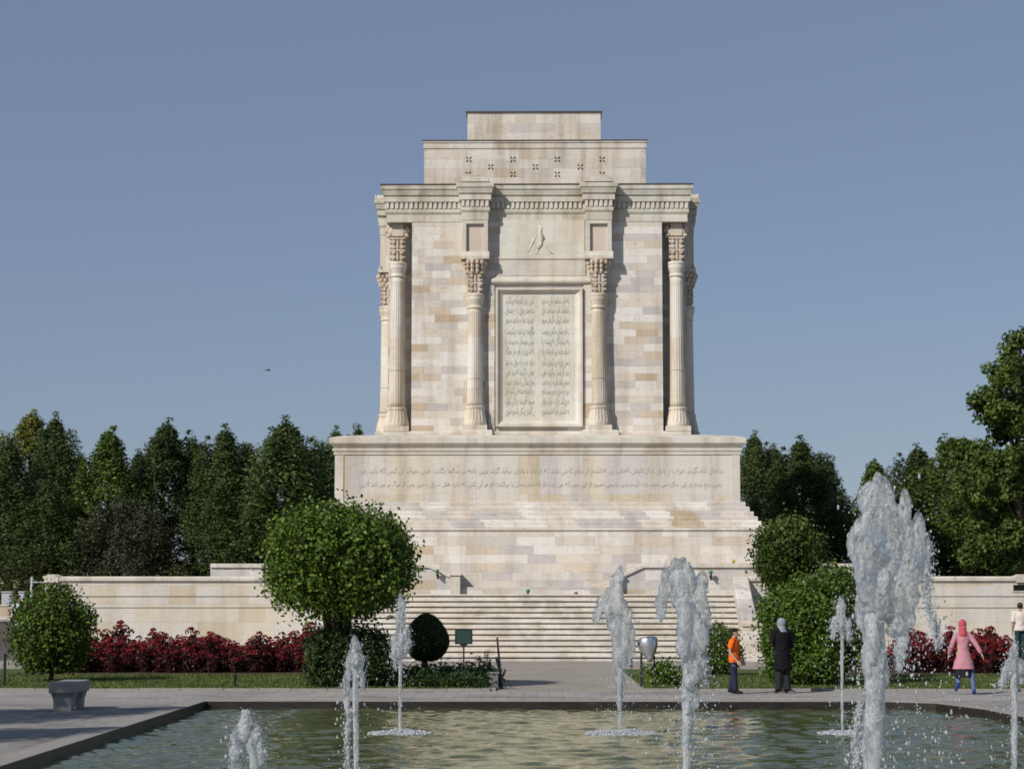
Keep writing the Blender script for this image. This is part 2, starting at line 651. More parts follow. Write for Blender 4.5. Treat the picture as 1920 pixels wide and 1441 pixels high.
# water: real small waves plus fine ripple
def water_mat():
    m = NT('pool_water')
    p = pos(m)
    w2 = m.noise(m.mapping(p, (1.0, 0.8, 1)), 9.0, 3, 0.6, 0.6)
    nb = m.bump(w2, 0.25, 0.03)
    murk = m.ramp(m.noise(p, 0.35, 3, 0.5), [(0.35, (0.062, 0.072, 0.028)), (0.65, (0.086, 0.094, 0.042))])
    d = m.n('ShaderNodeBsdfDiffuse')
    m.l(murk, d.inputs['Color'])
    g = m.n('ShaderNodeBsdfGlossy')
    g.inputs['Roughness'].default_value = 0.05
    g.inputs['Color'].default_value = (0.90, 0.92, 0.84, 1)
    m.l(nb, g.inputs['Normal'])
    fr = m.n('ShaderNodeFresnel')
    fr.inputs['IOR'].default_value = 1.33
    m.l(nb, fr.inputs['Normal'])
    mx = m.n('ShaderNodeMixShader')
    m.l(fr.outputs[0], mx.inputs[0])
    m.l(d.outputs[0], mx.inputs[1])
    m.l(g.outputs[0], mx.inputs[2])
    return m.done(mx.outputs[0])


JETS_XY = [(-2.35, 37.2), (1.44, 37.2), (5.33, 37.2), (-2.1, 24.8), (1.75, 24.8), (5.56, 24.8), (3.17, 20.0), (-2.7, 20.0)]


def water_mesh():
    xs = np.arange(-7.0, 9.7, 0.085)
    ys = np.concatenate([np.arange(3.9, 16, 0.3), np.arange(16, 45.4, 0.085)])
    Xg, Yg = np.meshgrid(xs, ys)
    Z = np.zeros_like(Xg)
    g = np.random.default_rng(3)
    for i in range(34):
        lam = 0.17 * (1.05 / 0.17) ** g.uniform(0, 1)
        th = g.normal(math.pi * 0.42, 0.75)
        k = 2 * math.pi / lam
        amp = 0.0049 * lam ** 0.9
        ph = g.uniform(0, 6.28)
        warp = 0.35 * np.sin(Xg * g.uniform(0.2, 0.7) + Yg * g.uniform(0.2, 0.7) + g.uniform(0, 6.28))
        Z += amp * np.sin(k * (Xg * math.cos(th) + Yg * math.sin(th) + warp) + ph)
    for (jx, jy) in JETS_XY:
        r = np.hypot(Xg - jx, Yg - jy)
        Z += 0.010 * np.exp(-r / 0.9) * np.sin(r * 17)
    V = np.column_stack([Xg.ravel(), Yg.ravel(), (WATER_Z + Z).ravel()])
    ny, nx = Xg.shape
    idx = np.arange(nx * ny).reshape(ny, nx)
    Q = np.stack([idx[:-1, :-1], idx[:-1, 1:], idx[1:, 1:], idx[1:, :-1]], axis=-1).reshape(-1, 4)
    # keep what lies inside the pool wall (the lining hides the ragged edge)
    c = V[Q].mean(axis=1)
    pol = offset_poly(POOL, 0.2)
    inside = np.zeros(len(c), bool)
    for i in range(len(pol)):
        (x0, y0), (x1, y1) = pol[i - 1], pol[i]
        cond = ((y0 > c[:, 1]) != (y1 > c[:, 1])) & (c[:, 0] < (x1 - x0) * (c[:, 1] - y0) / (y1 - y0 + 1e-12) + x0)
        inside ^= cond
    Q = Q[inside]
    me = bpy.data.meshes.new('water')
    me.vertices.add(len(V))
    me.vertices.foreach_set('co', V.reshape(-1))
    me.loops.add(Q.size)
    me.loops.foreach_set('vertex_index', Q.reshape(-1).astype(np.int32))
    me.polygons.add(len(Q))
    me.polygons.foreach_set('loop_start', np.arange(0, Q.size, 4, dtype=np.int32))
    me.polygons.foreach_set('loop_total', np.full(len(Q), 4, dtype=np.int32))
    me.polygons.foreach_set('use_smooth', np.ones(len(Q), bool))
    me.materials.append(water_mat())
    me.update()
    return me


tag(link('water', water_mesh()), kind='structure')

# paths and lawns on the far side of the pool
def noisy(name, stops, scale, rough=0.9, bump=0.3):
    m = NT(name)
    p = pos(m)
    a = m.noise(p, scale, 5, 0.65)
    b = m.noise(p, scale * 12, 4, 0.7)
    c = m.mix(0.4, m.ramp(a, stops), m.mix(1.0, m.ramp(a, stops), m.ramp(b, [(0.3, (0.65,) * 3), (0.7, (1.3,) * 3)]), 'MULTIPLY'))
    return m.done(m.principled(c, rough, 0.15, 0, m.bump(b, bump, 0.02)).outputs[0])


M['path'] = noisy('brown_paving', [(0.3, (0.25, 0.22, 0.19)), (0.7, (0.33, 0.295, 0.255))], 0.5)
M['walk'] = ground_mat('grey_walk', 1.22)
M['lawn'] = noisy('lawn_turf', [(0.3, (0.045, 0.075, 0.018)), (0.7, (0.09, 0.12, 0.035))], 0.8)
M['soil'] = noisy('bed_soil', [(0.3, (0.05, 0.035, 0.025)), (0.7, (0.09, 0.065, 0.045))], 1.5)
M['asphalt'] = noisy('brown_asphalt', [(0.3, (0.085, 0.075, 0.07)), (0.7, (0.12, 0.105, 0.10))], 0.6)
M['bank'] = noisy('sandy_earth', [(0.3, (0.28, 0.21, 0.14)), (0.7, (0.40, 0.31, 0.21))], 0.25)

LY0, LY1 = 50.4, 65.0
PX0, PX1 = AX(930, 1290, 50.4), AX(1196, 1290, 50.4)
b = MB().box(-16, 22, 45.75, LY0 - 0.14, -0.05, 0.004)
tag(b.build('walkway', M['walk']), kind='structure')
b = MB().box(PX0, PX1, LY0, 73.6, -0.05, 0.006).box(-30, PX0 - 0.002, LY1 + 0.3, 73.6, -0.05, 0.006).box(PX1 + 0.002, 30, LY1 + 0.3, 73.6, -0.05, 0.006)
tag(b.build('path', M['path']), kind='structure')
b = MB().box(-17.0, PX0 - 0.14, LY0, LY1, -0.05, 0.03).box(PX1 + 0.14, 26, LY0, LY1, -0.05, 0.03)
tag(b.build('lawn', M['lawn']), kind='structure')
kb = MB()
def kerbrow(x0, x1, y0, y1):
    random.seed(int(abs(x0) * 100))
    if x1 - x0 > y1 - y0:
        x = x0
        while x < x1 - 0.05:
            w = min(random.uniform(0.75, 1.05), x1 - x)
            kb.box(x, x + w - 0.012, y0 + random.uniform(0, .012), y1, -0.05, 0.055 + random.uniform(0, .015))
            x += w
    else:
        y = y0
        while y < y1 - 0.05:
            w = min(0.95, y1 - y)
            kb.box(x0, x1, y, y + w - 0.012, -0.05, 0.055 + random.uniform(0, .015))
            y += w
kerbrow(-17, PX0 - 0.13, LY0 - 0.13, LY0 - 0.005)
kerbrow(PX1 + 0.13, 24, LY0 - 0.13, LY0 - 0.005)
kerbrow(PX0 - 0.135, PX0 - 0.005, LY0, LY1)
kerbrow(PX1 + 0.005, PX1 + 0.135, LY0, LY1)
tag(kb.build('lawn_kerb', M['kerb']), kind='structure')
b = MB().box(-14.6, -6.2, 60.2, 64.7, 0.0, 0.06).box(7.6, 16.5, 60.2, 64.7, 0.0, 0.06)
tag(b.build('flowerbed_soil', M['soil']), kind='structure')
b = MB().box(-70, -18.6, 70, 100, -0.05, 0.008)
tag(b.build('road', M['asphalt']), kind='structure')

# earth bank under the trees beyond the terrace
def bank():
    xs = np.linspace(-160, 160, 90)
    ys = np.array([109.5, 112, 116, 122, 130, 145, 170, 260])
    zs = np.array([-0.1, 1.2, 2.6, 3.5, 4.0, 4.3, 4.5, 4.6])
    v, f = [], []
    for j, y in enumerate(ys):
        for x in xs:
            k = math.sin(x * 0.17) * 0.25 + math.sin(x * 0.43 + 1.3) * 0.15 + math.sin(x * 1.3 + y) * 0.08
            v.append((x, y, zs[j] + (k if j > 0 else 0)))
    n = len(xs)
    for j in range(len(ys) - 1):
        for i in range(n - 1):
            f.append((j * n + i, j * n + i + 1, (j + 1) * n + i + 1, (j + 1) * n + i))
    return MB().add(v, f)


tag(bank().build('terrain', M['bank'], smooth=True), kind='structure')

# grass blades
def grass():
    pts = []
    for (x0, x1, n) in ((-16.5, PX0 - 0.16, 26000), (PX1 + 0.16, 15.0, 22000)):
        P = np.column_stack([rng.uniform(x0, x1, n), LY0 + (rng.uniform(0, 1, n) ** 1.5) * (60.0 - LY0), np.full(n, 0.03)])
        pts.append(P)
    P = np.concatenate(pts)
    n = len(P)
    h = rng.uniform(0.03, 0.085, n)
    a = rng.uniform(0, 2 * math.pi, n)
    d = np.column_stack([np.cos(a), np.sin(a), np.zeros(n)])
    w = rng.uniform(0.012, 0.02, n)[:, None]
    tip = P + np.column_stack([rng.normal(0, 0.025, n), rng.normal(0, 0.025, n), h])
    V = np.stack([P - d * w, P + d * w, tip], axis=1)
    me = bpy.data.meshes.new('grass')
    me.vertices.add(n * 3)
    me.vertices.foreach_set('co', V.reshape(-1))
    me.loops.add(n * 3)
    me.loops.foreach_set('vertex_index', np.arange(n * 3, dtype=np.int32))
    me.polygons.add(n)
    me.polygons.foreach_set('loop_start', np.arange(0, n * 3, 3, dtype=np.int32))
    me.polygons.foreach_set('loop_total', np.full(n, 3, dtype=np.int32))
    me.materials.append(leafmat('grass_blade', [(0.06, 0.10, 0.02), (0.10, 0.14, 0.035), (0.15, 0.17, 0.06)], 0.3))
    me.update()
    return me


tag(link('grass', grass()), 'short green grass of the lawn on both sides of the path', 'grass', kind='stuff')

# ------------------------------------------------------------------ the mausoleum
YC = 96.36
B = 6.40                      # half width of the upper body
YW = YC - B                   # front wall plane
PP = 0.52                     # how far the piers stand out
tomb = thing('mausoleum', 'tall cream marble mausoleum with stepped top, columns and carved inscriptions', 'mausoleum', (0.05, YC, 0))


def L(mb, name, mat, parent=tomb, loc=(0, 0, 0), smooth=False, bevel=0.0):
    return mb.build(name, mat, parent, loc, smooth, True, bevel)


def plan(half, pp, pier=(2.08, 3.17)):
    a, c = pier
    side = [(-half, -half), (-c, -half), (-c, -half - pp), (-a, -half - pp), (-a, -half), (a, -half), (a, -half - pp), (c, -half - pp), (c, -half)]
    pts = []
    for k in range(4):
        for (x, y) in side:
            pts.append([(x, y), (-y, x), (-x, -y), (y, -x)][k])
    return pts


def square(h):
    return [(-h, -h), (h, -h), (h, h), (-h, h)]


zP = AZ(820, 87.75)               # podium edge
zF = zP + 0.22                    # podium floor at the body
zB0 = AZ(806, YW - 0.6)           # top of body plinth
zA0 = AZ(416, YW)                 # underside of the architrave
zt = lambda py: AZ(py, YW - 0.12)

# podium ---------------------------------------------------------------
HP = 8.36
zS0 = AZ(941, 88.0)
zc0, zc1 = AZ(852, 87.9), AZ(836, 87.8)
b = MB().sweep(square(HP), [(0.0, zS0 - 0.05), (0.0, zc0)], cap1=False)
L(b, 'podium', M['slab'])
b = MB().sweep(square(HP), [(0.002, zc0 - 0.0), (0.05, zc0 + 0.02), (0.05, zc0 + 0.10), (0.10, zc0 + 0.17), (0.11, zc0 + 0.26), (0.05, zc0 + 0.28), (0.06, zc1 - 0.02), (0.14, zc1 + 0.03), (0.21, zc1 + 0.10),
                            (0.235, zc1 + 0.14), (0.235, zP), (-0.15, zP + 0.10), (-1.15, zP + 0.22)])
L(b, 'podium_cornice', M['smooth'])
# raised border around the inscribed band
bx0, bx1 = HP - 0.36, HP
zi0, zi1 = zS0 + 0.0, zc0 - 0.012
for s in (-1, 1):
    b = MB().box(min(s * bx0, s * bx1), max(s * bx0, s * bx1), -HP - 0.035, -HP + 0.1, zi0, zi1)
    L(b, 'corner_strip', M['smooth'])

# stepped foot of the podium
H1 = 9.157
zs1 = AZ(986, 87.3)
b = MB()
k = 5
for i in range(k):
    t0, t1 = i / k, (i + 1) / k
    h = HP + 0.05 + (H1 - HP - 0.05) * t1
    z1 = zS0 - (zS0 - zs1) * t0
    z0 = zS0 - (zS0 - zs1) * t1 - 0.05
    b.sweep(square(h), [(0, z0), (0, z1 - 0.03), (-0.02, z1)], cap0=False)
L(b, 'steps', M['base'])
zm0, zm1 = AZ(993, 87.2), AZ(972, 87.2)
b = MB().sweep(square(H1), [(0.03, 2.0), (0.03, zm0 - 0.03), (0.10, zm0), (0.10, zs1 - 0.02), (0.06, zs1 + 0.006), (-0.3, zs1 + 0.006)], cap0=False)
L(b, 'plinth', M['base'])

# upper body -----------------------------------------------------------
NT_ = 1.07
side = [(-B + NT_, -B), (B - NT_, -B), (B - NT_, -B + NT_)]
pl = []
for k in range(4):
    for (x, y) in side:
        pl.append([(x, y), (-y, x), (-x, -y), (y, -x)][k])
b = MB().sweep(pl, [(0, zF - 0.1), (0, zA0 + 0.05)], cap0=False, cap1=False)
L(b, 'wall', M['ashlar'])
b = MB().sweep(plan(B, 0.72, (1.98, 3.32)), [(0.10, zF - 0.06), (0.10, zB0 - 0.06), (0.06, zB0), (-1.5, zB0)], cap0=False)
L(b, 'body_plinth', M['smooth'])

# entablature, breaking forward over the piers
zT1, zT0 = zt(392), zt(401)
zD0, zD1 = zt(391.2), zt(379)
zG0, zG1 = zt(378), zt(367.5)
zC1 = zt(347.5)
ent = plan(B, PP)
prof = [(0.02, zA0), (0.02, zT0), (0.05, zT0 + 0.03), (0.08, zT0 + 0.10), (0.08, zT1), (0.04, zT1 + 0.02), (0.04, zG0 - 0.01), (0.14, zG0), (0.14, zG1 - 0.03),
        (0.09, zG1 - 0.025), (0.09, zG1 + 0.03), (0.16, zG1 + 0.05), (0.17, zG1 + 0.10), (0.20, zG1 + 0.20), (0.21, zC1 - 0.20), (0.25, zC1 - 0.18), (0.26, zC1 - 0.12), (0.26, zC1), (-0.4, zC1 + 0.05)]
b = MB().sweep(ent, prof)
L(b, 'entablature', M['cornice'])
b = MB()
def roofline(b, half, z, o=0.0):
    b.sweep(square(half), [(o, z), (o + 0.03, z + 0.01), (o + 0.03, z + 0.055), (o - 0.3, z + 0.07)])
roofline(b, B + 0.26, zC1 - 0.005)
L(b, 'roof_edge', M['flash'])
# dentils
b = MB()
step, dw = 0.205, 0.115
dz0, dz1 = zD0 + 0.02, zG0 - 0.012
def dentil_run(x0, x1, y):
    n = int((x1 - x0) / step)
    off = (x1 - x0 - (n - 1) * step) / 2
    for i in range(n):
        x = x0 + off + i * step
        for k in range(4):
            P = [(x - dw / 2, y - 0.105), (x + dw / 2, y - 0.105), (x + dw / 2, y - 0.035), (x - dw / 2, y - 0.035)]
            P = [[(p, q), (-q, p), (-p, -q), (q, -p)][k] for p, q in P]
            b.prism(P, 'z', dz0, dz1)
dentil_run(-B - 0.1, -3.2, -B)
dentil_run(-3.25, -2.0, -B - PP)
dentil_run(-2.02, 2.02, -B)
dentil_run(2.0, 3.25, -B - PP)
dentil_run(3.2, B + 0.1, -B)
L(b, 'dentils', M['smooth'])

# piers: block with sunk panel over each engaged column, little half-round crest above
zpb0, zpb1 = AZ(484, YW - PP), zA0 + 0.03
rot4 = lambda q, k: [(q[0], q[1]), (-q[1], q[0]), (-q[0], -q[1]), (q[1], -q[0])][k]
def pier_parts():
    res = []
    x0, x1 = -0.545, 0.545
    zi0, zi1 = AZ(472, YW - PP), AZ(419, YW - PP)
    f = MB()
    f.box(x0, x0 + 0.17, -PP, 0.1, zpb0, zpb1).box(x1 - 0.17, x1, -PP, 0.1, zpb0, zpb1)
    f.box(x0 + 0.17, x1 - 0.17, -PP, 0.1, zi1, zpb1).box(x0 + 0.17, x1 - 0.17, -PP, 0.1, zpb0, zi0)
    f.prism([(-PP - 0.05, zpb0 + 0.18), (-PP, zpb0 + 0.30), (-PP + 0.02, zpb0 + 0.30), (-PP + 0.02, zpb0 - 0.02), (-PP - 0.09, zpb0 - 0.02), (-PP - 0.09, zpb0 + 0.10)], 'x', x0 - 0.06, x1 + 0.06)
    f.box(x0 - 0.06, x0 - 0.002, -PP - 0.0, 0.1, zpb0 - 0.02, zpb0 + 0.10).box(x1 + 0.002, x1 + 0.06, -PP, 0.1, zpb0 - 0.02, zpb0 + 0.10)
    p = MB().box(x0 + 0.168, x1 - 0.168, -PP + 0.13, 0.05, zi0 - 0.01, zi1 + 0.01)
    # pilaster strip behind the shaft
    s_ = MB().box(-0.43, 0.43, -0.10, 0.05, zB0 - 0.1, zpb0 - 0.005)
    c = MB()
    cz = zC1 + 0.045
    arc = [(-0.62, cz), (-0.62, cz + 0.06)] + [(0.55 * math.cos(math.pi - t * math.pi / 12), cz + 0.06 + 0.20 * math.sin(t * math.pi / 12)) for t in range(13)] + [(0.62, cz + 0.06), (0.62, cz)]
    c.prism(arc, 'y', -PP - 0.24, -PP + 0.3)
    c2 = MB()
    n = 14
    arc = [(0.57 * math.cos(math.pi - t * math.pi / n), cz + 0.065 + 0.215 * math.sin(t * math.pi / n)) for t in range(n + 1)]
    c2.tube([(x, -PP - 0.22, z) for x, z in arc], 0.028, 6)
    return [('pier_block', f, M['smooth']), ('sunk_panel', p, M['pink']), ('pilaster', s_, M['ashlar']), ('crest', c, M['tier']), ('crest_moulding', c2, M['tier'])]

pier_meshes = [(n, mb.mesh(n, mt)) for n, mb, mt in pier_parts()]
def place(meshes, x, k, yoff=-B, subs=None):
    """put part meshes at x on side k of the body"""
    q = rot4((x, yoff), k)
    objs = []
    for n, me in meshes:
        o = link(n, me, tomb, (q[0], q[1], 0))
        o.rotation_euler = (0, 0, k * math.pi / 2)
        objs.append(o)
    return objs

PIERX = 2.625
for k in (0, 1, 3):
    for s in (-1, 1):
        o = place(pier_meshes, s * PIERX, k)
        for c in (o[1],):
            c.parent = o[0]
            c.location = (0, 0, 0)
            c.rotation_euler = (0, 0, 0)
        o[4].parent = o[3]
        o[4].location = (0, 0, 0)
        o[4].rotation_euler = (0, 0, 0)

# columns ----------------------------------------------------------------
def column_set(z0, zring, ztop, r, small):
    """shaft + base + capital meshes, axis at the origin, heights in building space"""
    base = MB()
    base.box(-r * 1.55, r * 1.55, -r * 1.55, r * 1.55, z0, z0 + 0.22)
    base.lathe([(r * 1.5, z0 + 0.222), (r * 1.52, z0 + 0.30), (r * 1.42, z0 + 0.50), (r * 1.27, z0 + 0.72), (r * 1.16, z0 + 0.90), (r * 1.20, z0 + 0.94), (r * 1.20, z0 + 1.02), (r * 1.06, z0 + 1.06)], 40, flute=0.05, nfl=20, fz=(z0 + 0.4, z0 + 0.92))
    shaft = MB()
    zs0, zs1 = z0 + 1.05, zring
    prof = []
    for i in range(25):
        t = i / 24
        prof.append((r * (1.02 - 0.14 * t), zs0 + (zs1 - zs0) * t))
    shaft.lathe(prof, 120, flute=0.04, nfl=20, fz=(zs0 - 1, zs1 - 0.02))
    shaft.lathe([(r * 1.02, zs0 + (zs1 - zs0) * 0.28), (r * 1.02, zs0 + (zs1 - zs0) * 0.28 + 0.02)], 40)
    rt = r * 0.88
    neck = MB()
    neck.lathe([(rt * 1.0, zs1 - 0.02), (rt * 1.14, zs1), (rt * 1.14, zs1 + 0.06), (rt * 1.02, zs1 + 0.08), (rt * 1.05, zs1 + 0.16), (rt * 1.22, zs1 + 0.34), (rt * 1.30, zs1 + 0.46), (rt * 1.22, zs1 + 0.49),
                (rt * 1.30, zs1 + 0.52), (rt * 1.32, zs1 + 0.60), (rt * 1.12, zs1 + 0.64), (rt * 0.9, zs1 + 0.65)], 40)
    cap = MB()
    zc = zs1 + 0.64
    hh = ztop - zc
    w = r * 0.66
    cap.box(-w, w, -w, w, zc, zc + hh * 0.60)
    # stacked scrolls on the four faces
    for kk in range(4):
        for lev in (0.06, 0.33):
            zz = zc + hh * lev
            for sgn in (-1, 1):
                for (dx, rr) in ((0.50, 0.24),):
                    for up in (0.05, 0.185):
                        c = rot4((sgn * r * dx, -w - r * 0.10), kk)
                        n = 14
                        P, Q = [], []
                        ctr = zz + hh * up
                        ring = [(rr * r * math.cos(2 * math.pi * i / n), rr * r * math.sin(2 * math.pi * i / n)) for i in range(n)]
                        v = []
                        for (yy) in (-w - r * 0.26, -w + 0.02):
                            for (px_, pz_) in ring:
                                q = rot4((sgn * r * dx + px_, yy), kk)
                                v.append((q[0], q[1], ctr + pz_))
                        f = [tuple(range(n)), tuple(range(n, 2 * n))] + [(i, (i + 1) % n, n + (i + 1) % n, n + i) for i in range(n)]
                        cap.add(v, f)
            q0 = rot4((-r * 0.12, -w - r * 0.18), kk)
            q1 = rot4((r * 0.12, -w + 0.02), kk)
            cap.box(min(q0[0], q1[0]), max(q0[0], q1[0]), min(q0[1], q1[1]), max(q0[1], q1[1]), zz - hh * 0.01, zz + hh * 0.24)
    for zz in (zc + hh * 0.29, zc + hh * 0.60):
        cap.box(-w * 1.42, w * 1.42, -w * 1.42, w * 1.42, zz - 0.04, zz + 0.035)
    if small:
        # flared carved bell of leaves under the block
        prof = [(r * 0.95, zc + hh * 0.56), (r * 1.0, zc + hh * 0.62), (r * 1.12, zc + hh * 0.74), (r * 1.32, zc + hh * 0.88), (r * 1.5, ztop - 0.05), (r * 1.5, ztop - 0.005)]
        cap.lathe(prof, 48, flute=0.16, nfl=8, fz=(zc, ztop - 0.06))
        g = random.Random(5)
        for lv in range(3):
            for i in range(10 + lv * 2):
                a = 2 * math.pi * (i + 0.5 * lv) / (10 + lv * 2)
                rr = r * (1.05 + 0.17 * lv)
                cap.ell((rr * math.cos(a), rr * math.sin(a), zc + hh * (0.66 + 0.12 * lv)), (0.085, 0.085, 0.10 + 0.03 * g.random()), 8, 6)
        return base.mesh('base', M['column'], False), shaft.mesh('column', M['column'], True), neck.mesh('neck_ring', M['column'], True), cap.mesh('capital', M['carved'], False)
    # two crouching beasts back to back under the beam
    zb = zc + hh * 0.64
    bh = ztop - zb
    cap.box(-r * 0.72, r * 0.72, -r * 0.55, r * 0.55, zb + bh * 0.08, ztop - 0.02)
    for s in (-1, 1):
        cap.ell((s * r * 0.78, 0, zb + bh * 0.42), (r * 0.52, r * 0.50, bh * 0.36))
        cap.ell((s * r * 1.12, 0, zb + bh * 0.64), (r * 0.34, r * 0.36, bh * 0.26), rot=Matrix.Rotation(s * R(20), 3, 'Y'))
        cap.ell((s * r * 1.36, 0, zb + bh * 0.50), (r * 0.22, r * 0.22, bh * 0.15))
        for q in (-1, 1):
            cap.ell((s * r * 1.02, q * r * 0.30, zb + bh * 0.90), (r * 0.10, r * 0.16, bh * 0.12))
            cap.ell((s * r * 1.10, q * r * 0.34, zb + bh * 0.13), (r * 0.28, r * 0.17, bh * 0.14))
    return base.mesh('base', M['column'], False), shaft.mesh('column', M['column'], True), neck.mesh('neck_ring', M['column'], True), cap.mesh('capital', M['carved'], False)


def put_column(ms, x, y, rz=0.0):
    bs, sh, nk, cp = ms
    o = link('column', sh, tomb, (x, y, 0))
    o.rotation_euler = (0, 0, rz)
    link('base', bs, o)
    link('neck_ring', nk, o)
    link('capital', cp, o)
    return o

yc_corner = YW + 0.5
corner_set = column_set(zB0 - 0.005, AZ(520, yc_corner), zA0 - 0.0, 0.345, False)
for sx in (-1, 1):
    for sy in (-1, 1):
        put_column(corner_set, sx * (B - NT_ / 2 + 0.10), sy * (B - NT_ / 2 + 0.10) if sy > 0 else -(B - NT_ / 2 + 0.10))
pier_set = column_set(zB0 - 0.005, AZ(578, YW - 0.3), zpb0 - 0.02, 0.335, True)
for k in (0, 1, 3):
    for s in (-1, 1):
        q = rot4((s * PIERX, -B - 0.20), k)
        put_column(pier_set, q[0], q[1], k * math.pi / 2)

# upper tiers --------------------------------------------------------------
h2 = (1215 - 793) / 2 / F
h2 = h2 * YC / (1 + h2)
y2 = YC - h2
z20, z21 = zC1, AZ(268, y2)
b = MB().sweep(square(h2), [(0, z20 - 0.1), (0, AZ(279, y2)), (0.035, AZ(278, y2)), (0.035, z21), (0.07, z21 + 0.01), (0.07, AZ(265, y2)), (-0.5, AZ(264, y2))], cap0=False)
L(b, 'middle_tier', M['tier'], loc=(-0.08, 0, 0))
b = MB()
roofline(b, h2 + 0.06, AZ(265, y2))
L(b, 'roof_edge', M['flash'], loc=(-0.08, 0, 0))
h3 = (1128 - 874) / 2 / F
h3 = h3 * YC / (1 + h3)
y3 = YC - h3
z31 = AZ(211, y3)
b = MB().sweep(square(h3), [(0, AZ(264, y2) - 0.2), (0, AZ(213, y3)), (0.04, AZ(212, y3)), (0.04, z31), (-0.5, z31 + 0.03)], cap0=False)
L(b, 'top_tier', M['tier'], loc=(-0.12, 0, 0))
b = MB()
roofline(b, h3 + 0.04, z31 - 0.006)
L(b, 'roof_edge', M['flash'], loc=(-0.12, 0, 0))
# crosses, four black wedges each painting in the shade of pierced holes, with a pale rim
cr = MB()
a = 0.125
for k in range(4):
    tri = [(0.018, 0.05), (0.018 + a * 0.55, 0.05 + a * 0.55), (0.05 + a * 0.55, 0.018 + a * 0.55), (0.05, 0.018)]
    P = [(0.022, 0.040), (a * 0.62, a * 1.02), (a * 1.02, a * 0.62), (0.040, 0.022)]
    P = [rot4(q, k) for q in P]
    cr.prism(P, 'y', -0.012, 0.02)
cme = cr.mesh('cross_vent', M['hole_shade'])
for (px, py) in [(879, 299), (962, 299), (1045, 299), (1129, 299), (920, 313), (1004, 313), (1088, 313), (878, 327), (962, 327), (1045, 327), (1129, 327)]:
    w = at(px, py, y2)
    link('cross_vent', cme, tomb, (w.x - 0.05, y2 - YC, w.z))

# centre bay -----------------------------------------------------------------
yb = -B                                      # local wall plane
X = lambda px: AX(px, 600, YW)
b = MB().box(X(934), X(1094), yb - 0.03, yb + 0.05, AZ(484, YW), AZ(413, YW))
L(b, 'relief_panel', M['panel'])
b = MB()
zL0, zL1 = AZ(533, YW), AZ(487, YW)
b.box(X(930), X(1097), yb - 0.075, yb + 0.05, AZ(486, YW), AZ(482, YW))
b.box(X(932), X(1096), yb - 0.045, yb + 0.05, zL0 + 0.36, AZ(487.5, YW))
b.prism([(yb + 0.05, zL0), (yb - 0.10, zL0), (yb - 0.17, zL0 + 0.05), (yb - 0.19, zL0 + 0.12), (yb - 0.15, zL0 + 0.20), (yb - 0.06, zL0 + 0.34), (yb + 0.05, zL0 + 0.34)], 'x', X(919), X(1106))
L(b, 'lintel', M['smooth'])
# carved figure in low relief
rel = MB()
g = Matrix.Diagonal((1, 0.4, 1))
def rp(px, py, d=0.0):
    w = at(px, py, YW)
    return (w.x, yb + 0.008 - d, w.z)
rel.tube([rp(1009, 421), rp(1012, 428), rp(1010, 436), rp(1014, 446), rp(1011, 457), rp(1006, 468)], [0.05, 0.08, 0.10, 0.13, 0.12, 0.07], 10)
rel.tube([rp(1004, 440), rp(998, 452), rp(992, 464), rp(986, 476)], [0.05, 0.07, 0.06, 0.04], 8)
rel.tube([rp(1016, 448), rp(1019, 460), rp(1026, 470), rp(1036, 478)], [0.05, 0.07, 0.06, 0.04], 8)
rel.tube([rp(1008, 462), rp(1004, 474), rp(1002, 480)], [0.06, 0.06, 0.04], 8)
rel.tube([rp(984, 478), rp(1000, 475), rp(1022, 476), rp(1040, 480)], [0.04, 0.05, 0.05, 0.03], 8)
rel.ell(rp(1009, 419), (0.07, 0.06, 0.10))
L(rel, 'relief_figure', M['panel'], smooth=True)
# frame, sunk inscription slab
fx0, fx1, fz0, fz1 = X(927), X(1090), AZ(800, YW), AZ(540, YW)
ix0, ix1, iz0, iz1 = X(941), X(1076), AZ(788, YW), AZ(551, YW)
b = MB()
D = 0.20
v = [(fx0, yb - D, fz0), (fx1, yb - D, fz0), (fx1, yb - D, fz1), (fx0, yb - D, fz1)]
m1 = 0.10
w_ = [(fx0 + m1, yb - D, fz0 + m1), (fx1 - m1, yb - D, fz0 + m1), (fx1 - m1, yb - D, fz1 - m1), (fx0 + m1, yb - D, fz1 - m1)]
w2 = [(fx0 + m1 + .03, yb - D + .06, fz0 + m1 + .03), (fx1 - m1 - .03, yb - D + .06, fz0 + m1 + .03), (fx1 - m1 - .03, yb - D + .06, fz1 - m1 - .03), (fx0 + m1 + .03, yb - D + .06, fz1 - m1 - .03)]
u_ = [(ix0, yb - 0.02, iz0), (ix1, yb - 0.02, iz0), (ix1, yb - 0.02, iz1), (ix0, yb - 0.02, iz1)]
o_ = [(x, yb + 0.05, z) for x, _, z in v]
b.add(o_ + v + w_ + w2 + u_, [(r * 4 + i, r * 4 + (i + 1) % 4, (r + 1) * 4 + (i + 1) % 4, (r + 1) * 4 + i) for r in range(4) for i in range(4)])
b.build('inscription_frame', M['smooth'], tomb, fix=True)
b = MB().box(ix0 - 0.01, ix1 + 0.01, yb - 0.024, yb + 0.05, iz0 - 0.01, iz1 + 0.01)
L(b, 'inscription_panel', M['panel'])
# flat pilaster strips beside the frame
for a_, c_ in ((1092, 1102), (914, 925)):
    b = MB().box(X(a_), X(c_), yb - 0.08, yb + 0.05, zB0, zL0 - 0.004)
    L(b, 'bay_strip', M['ashlar'])

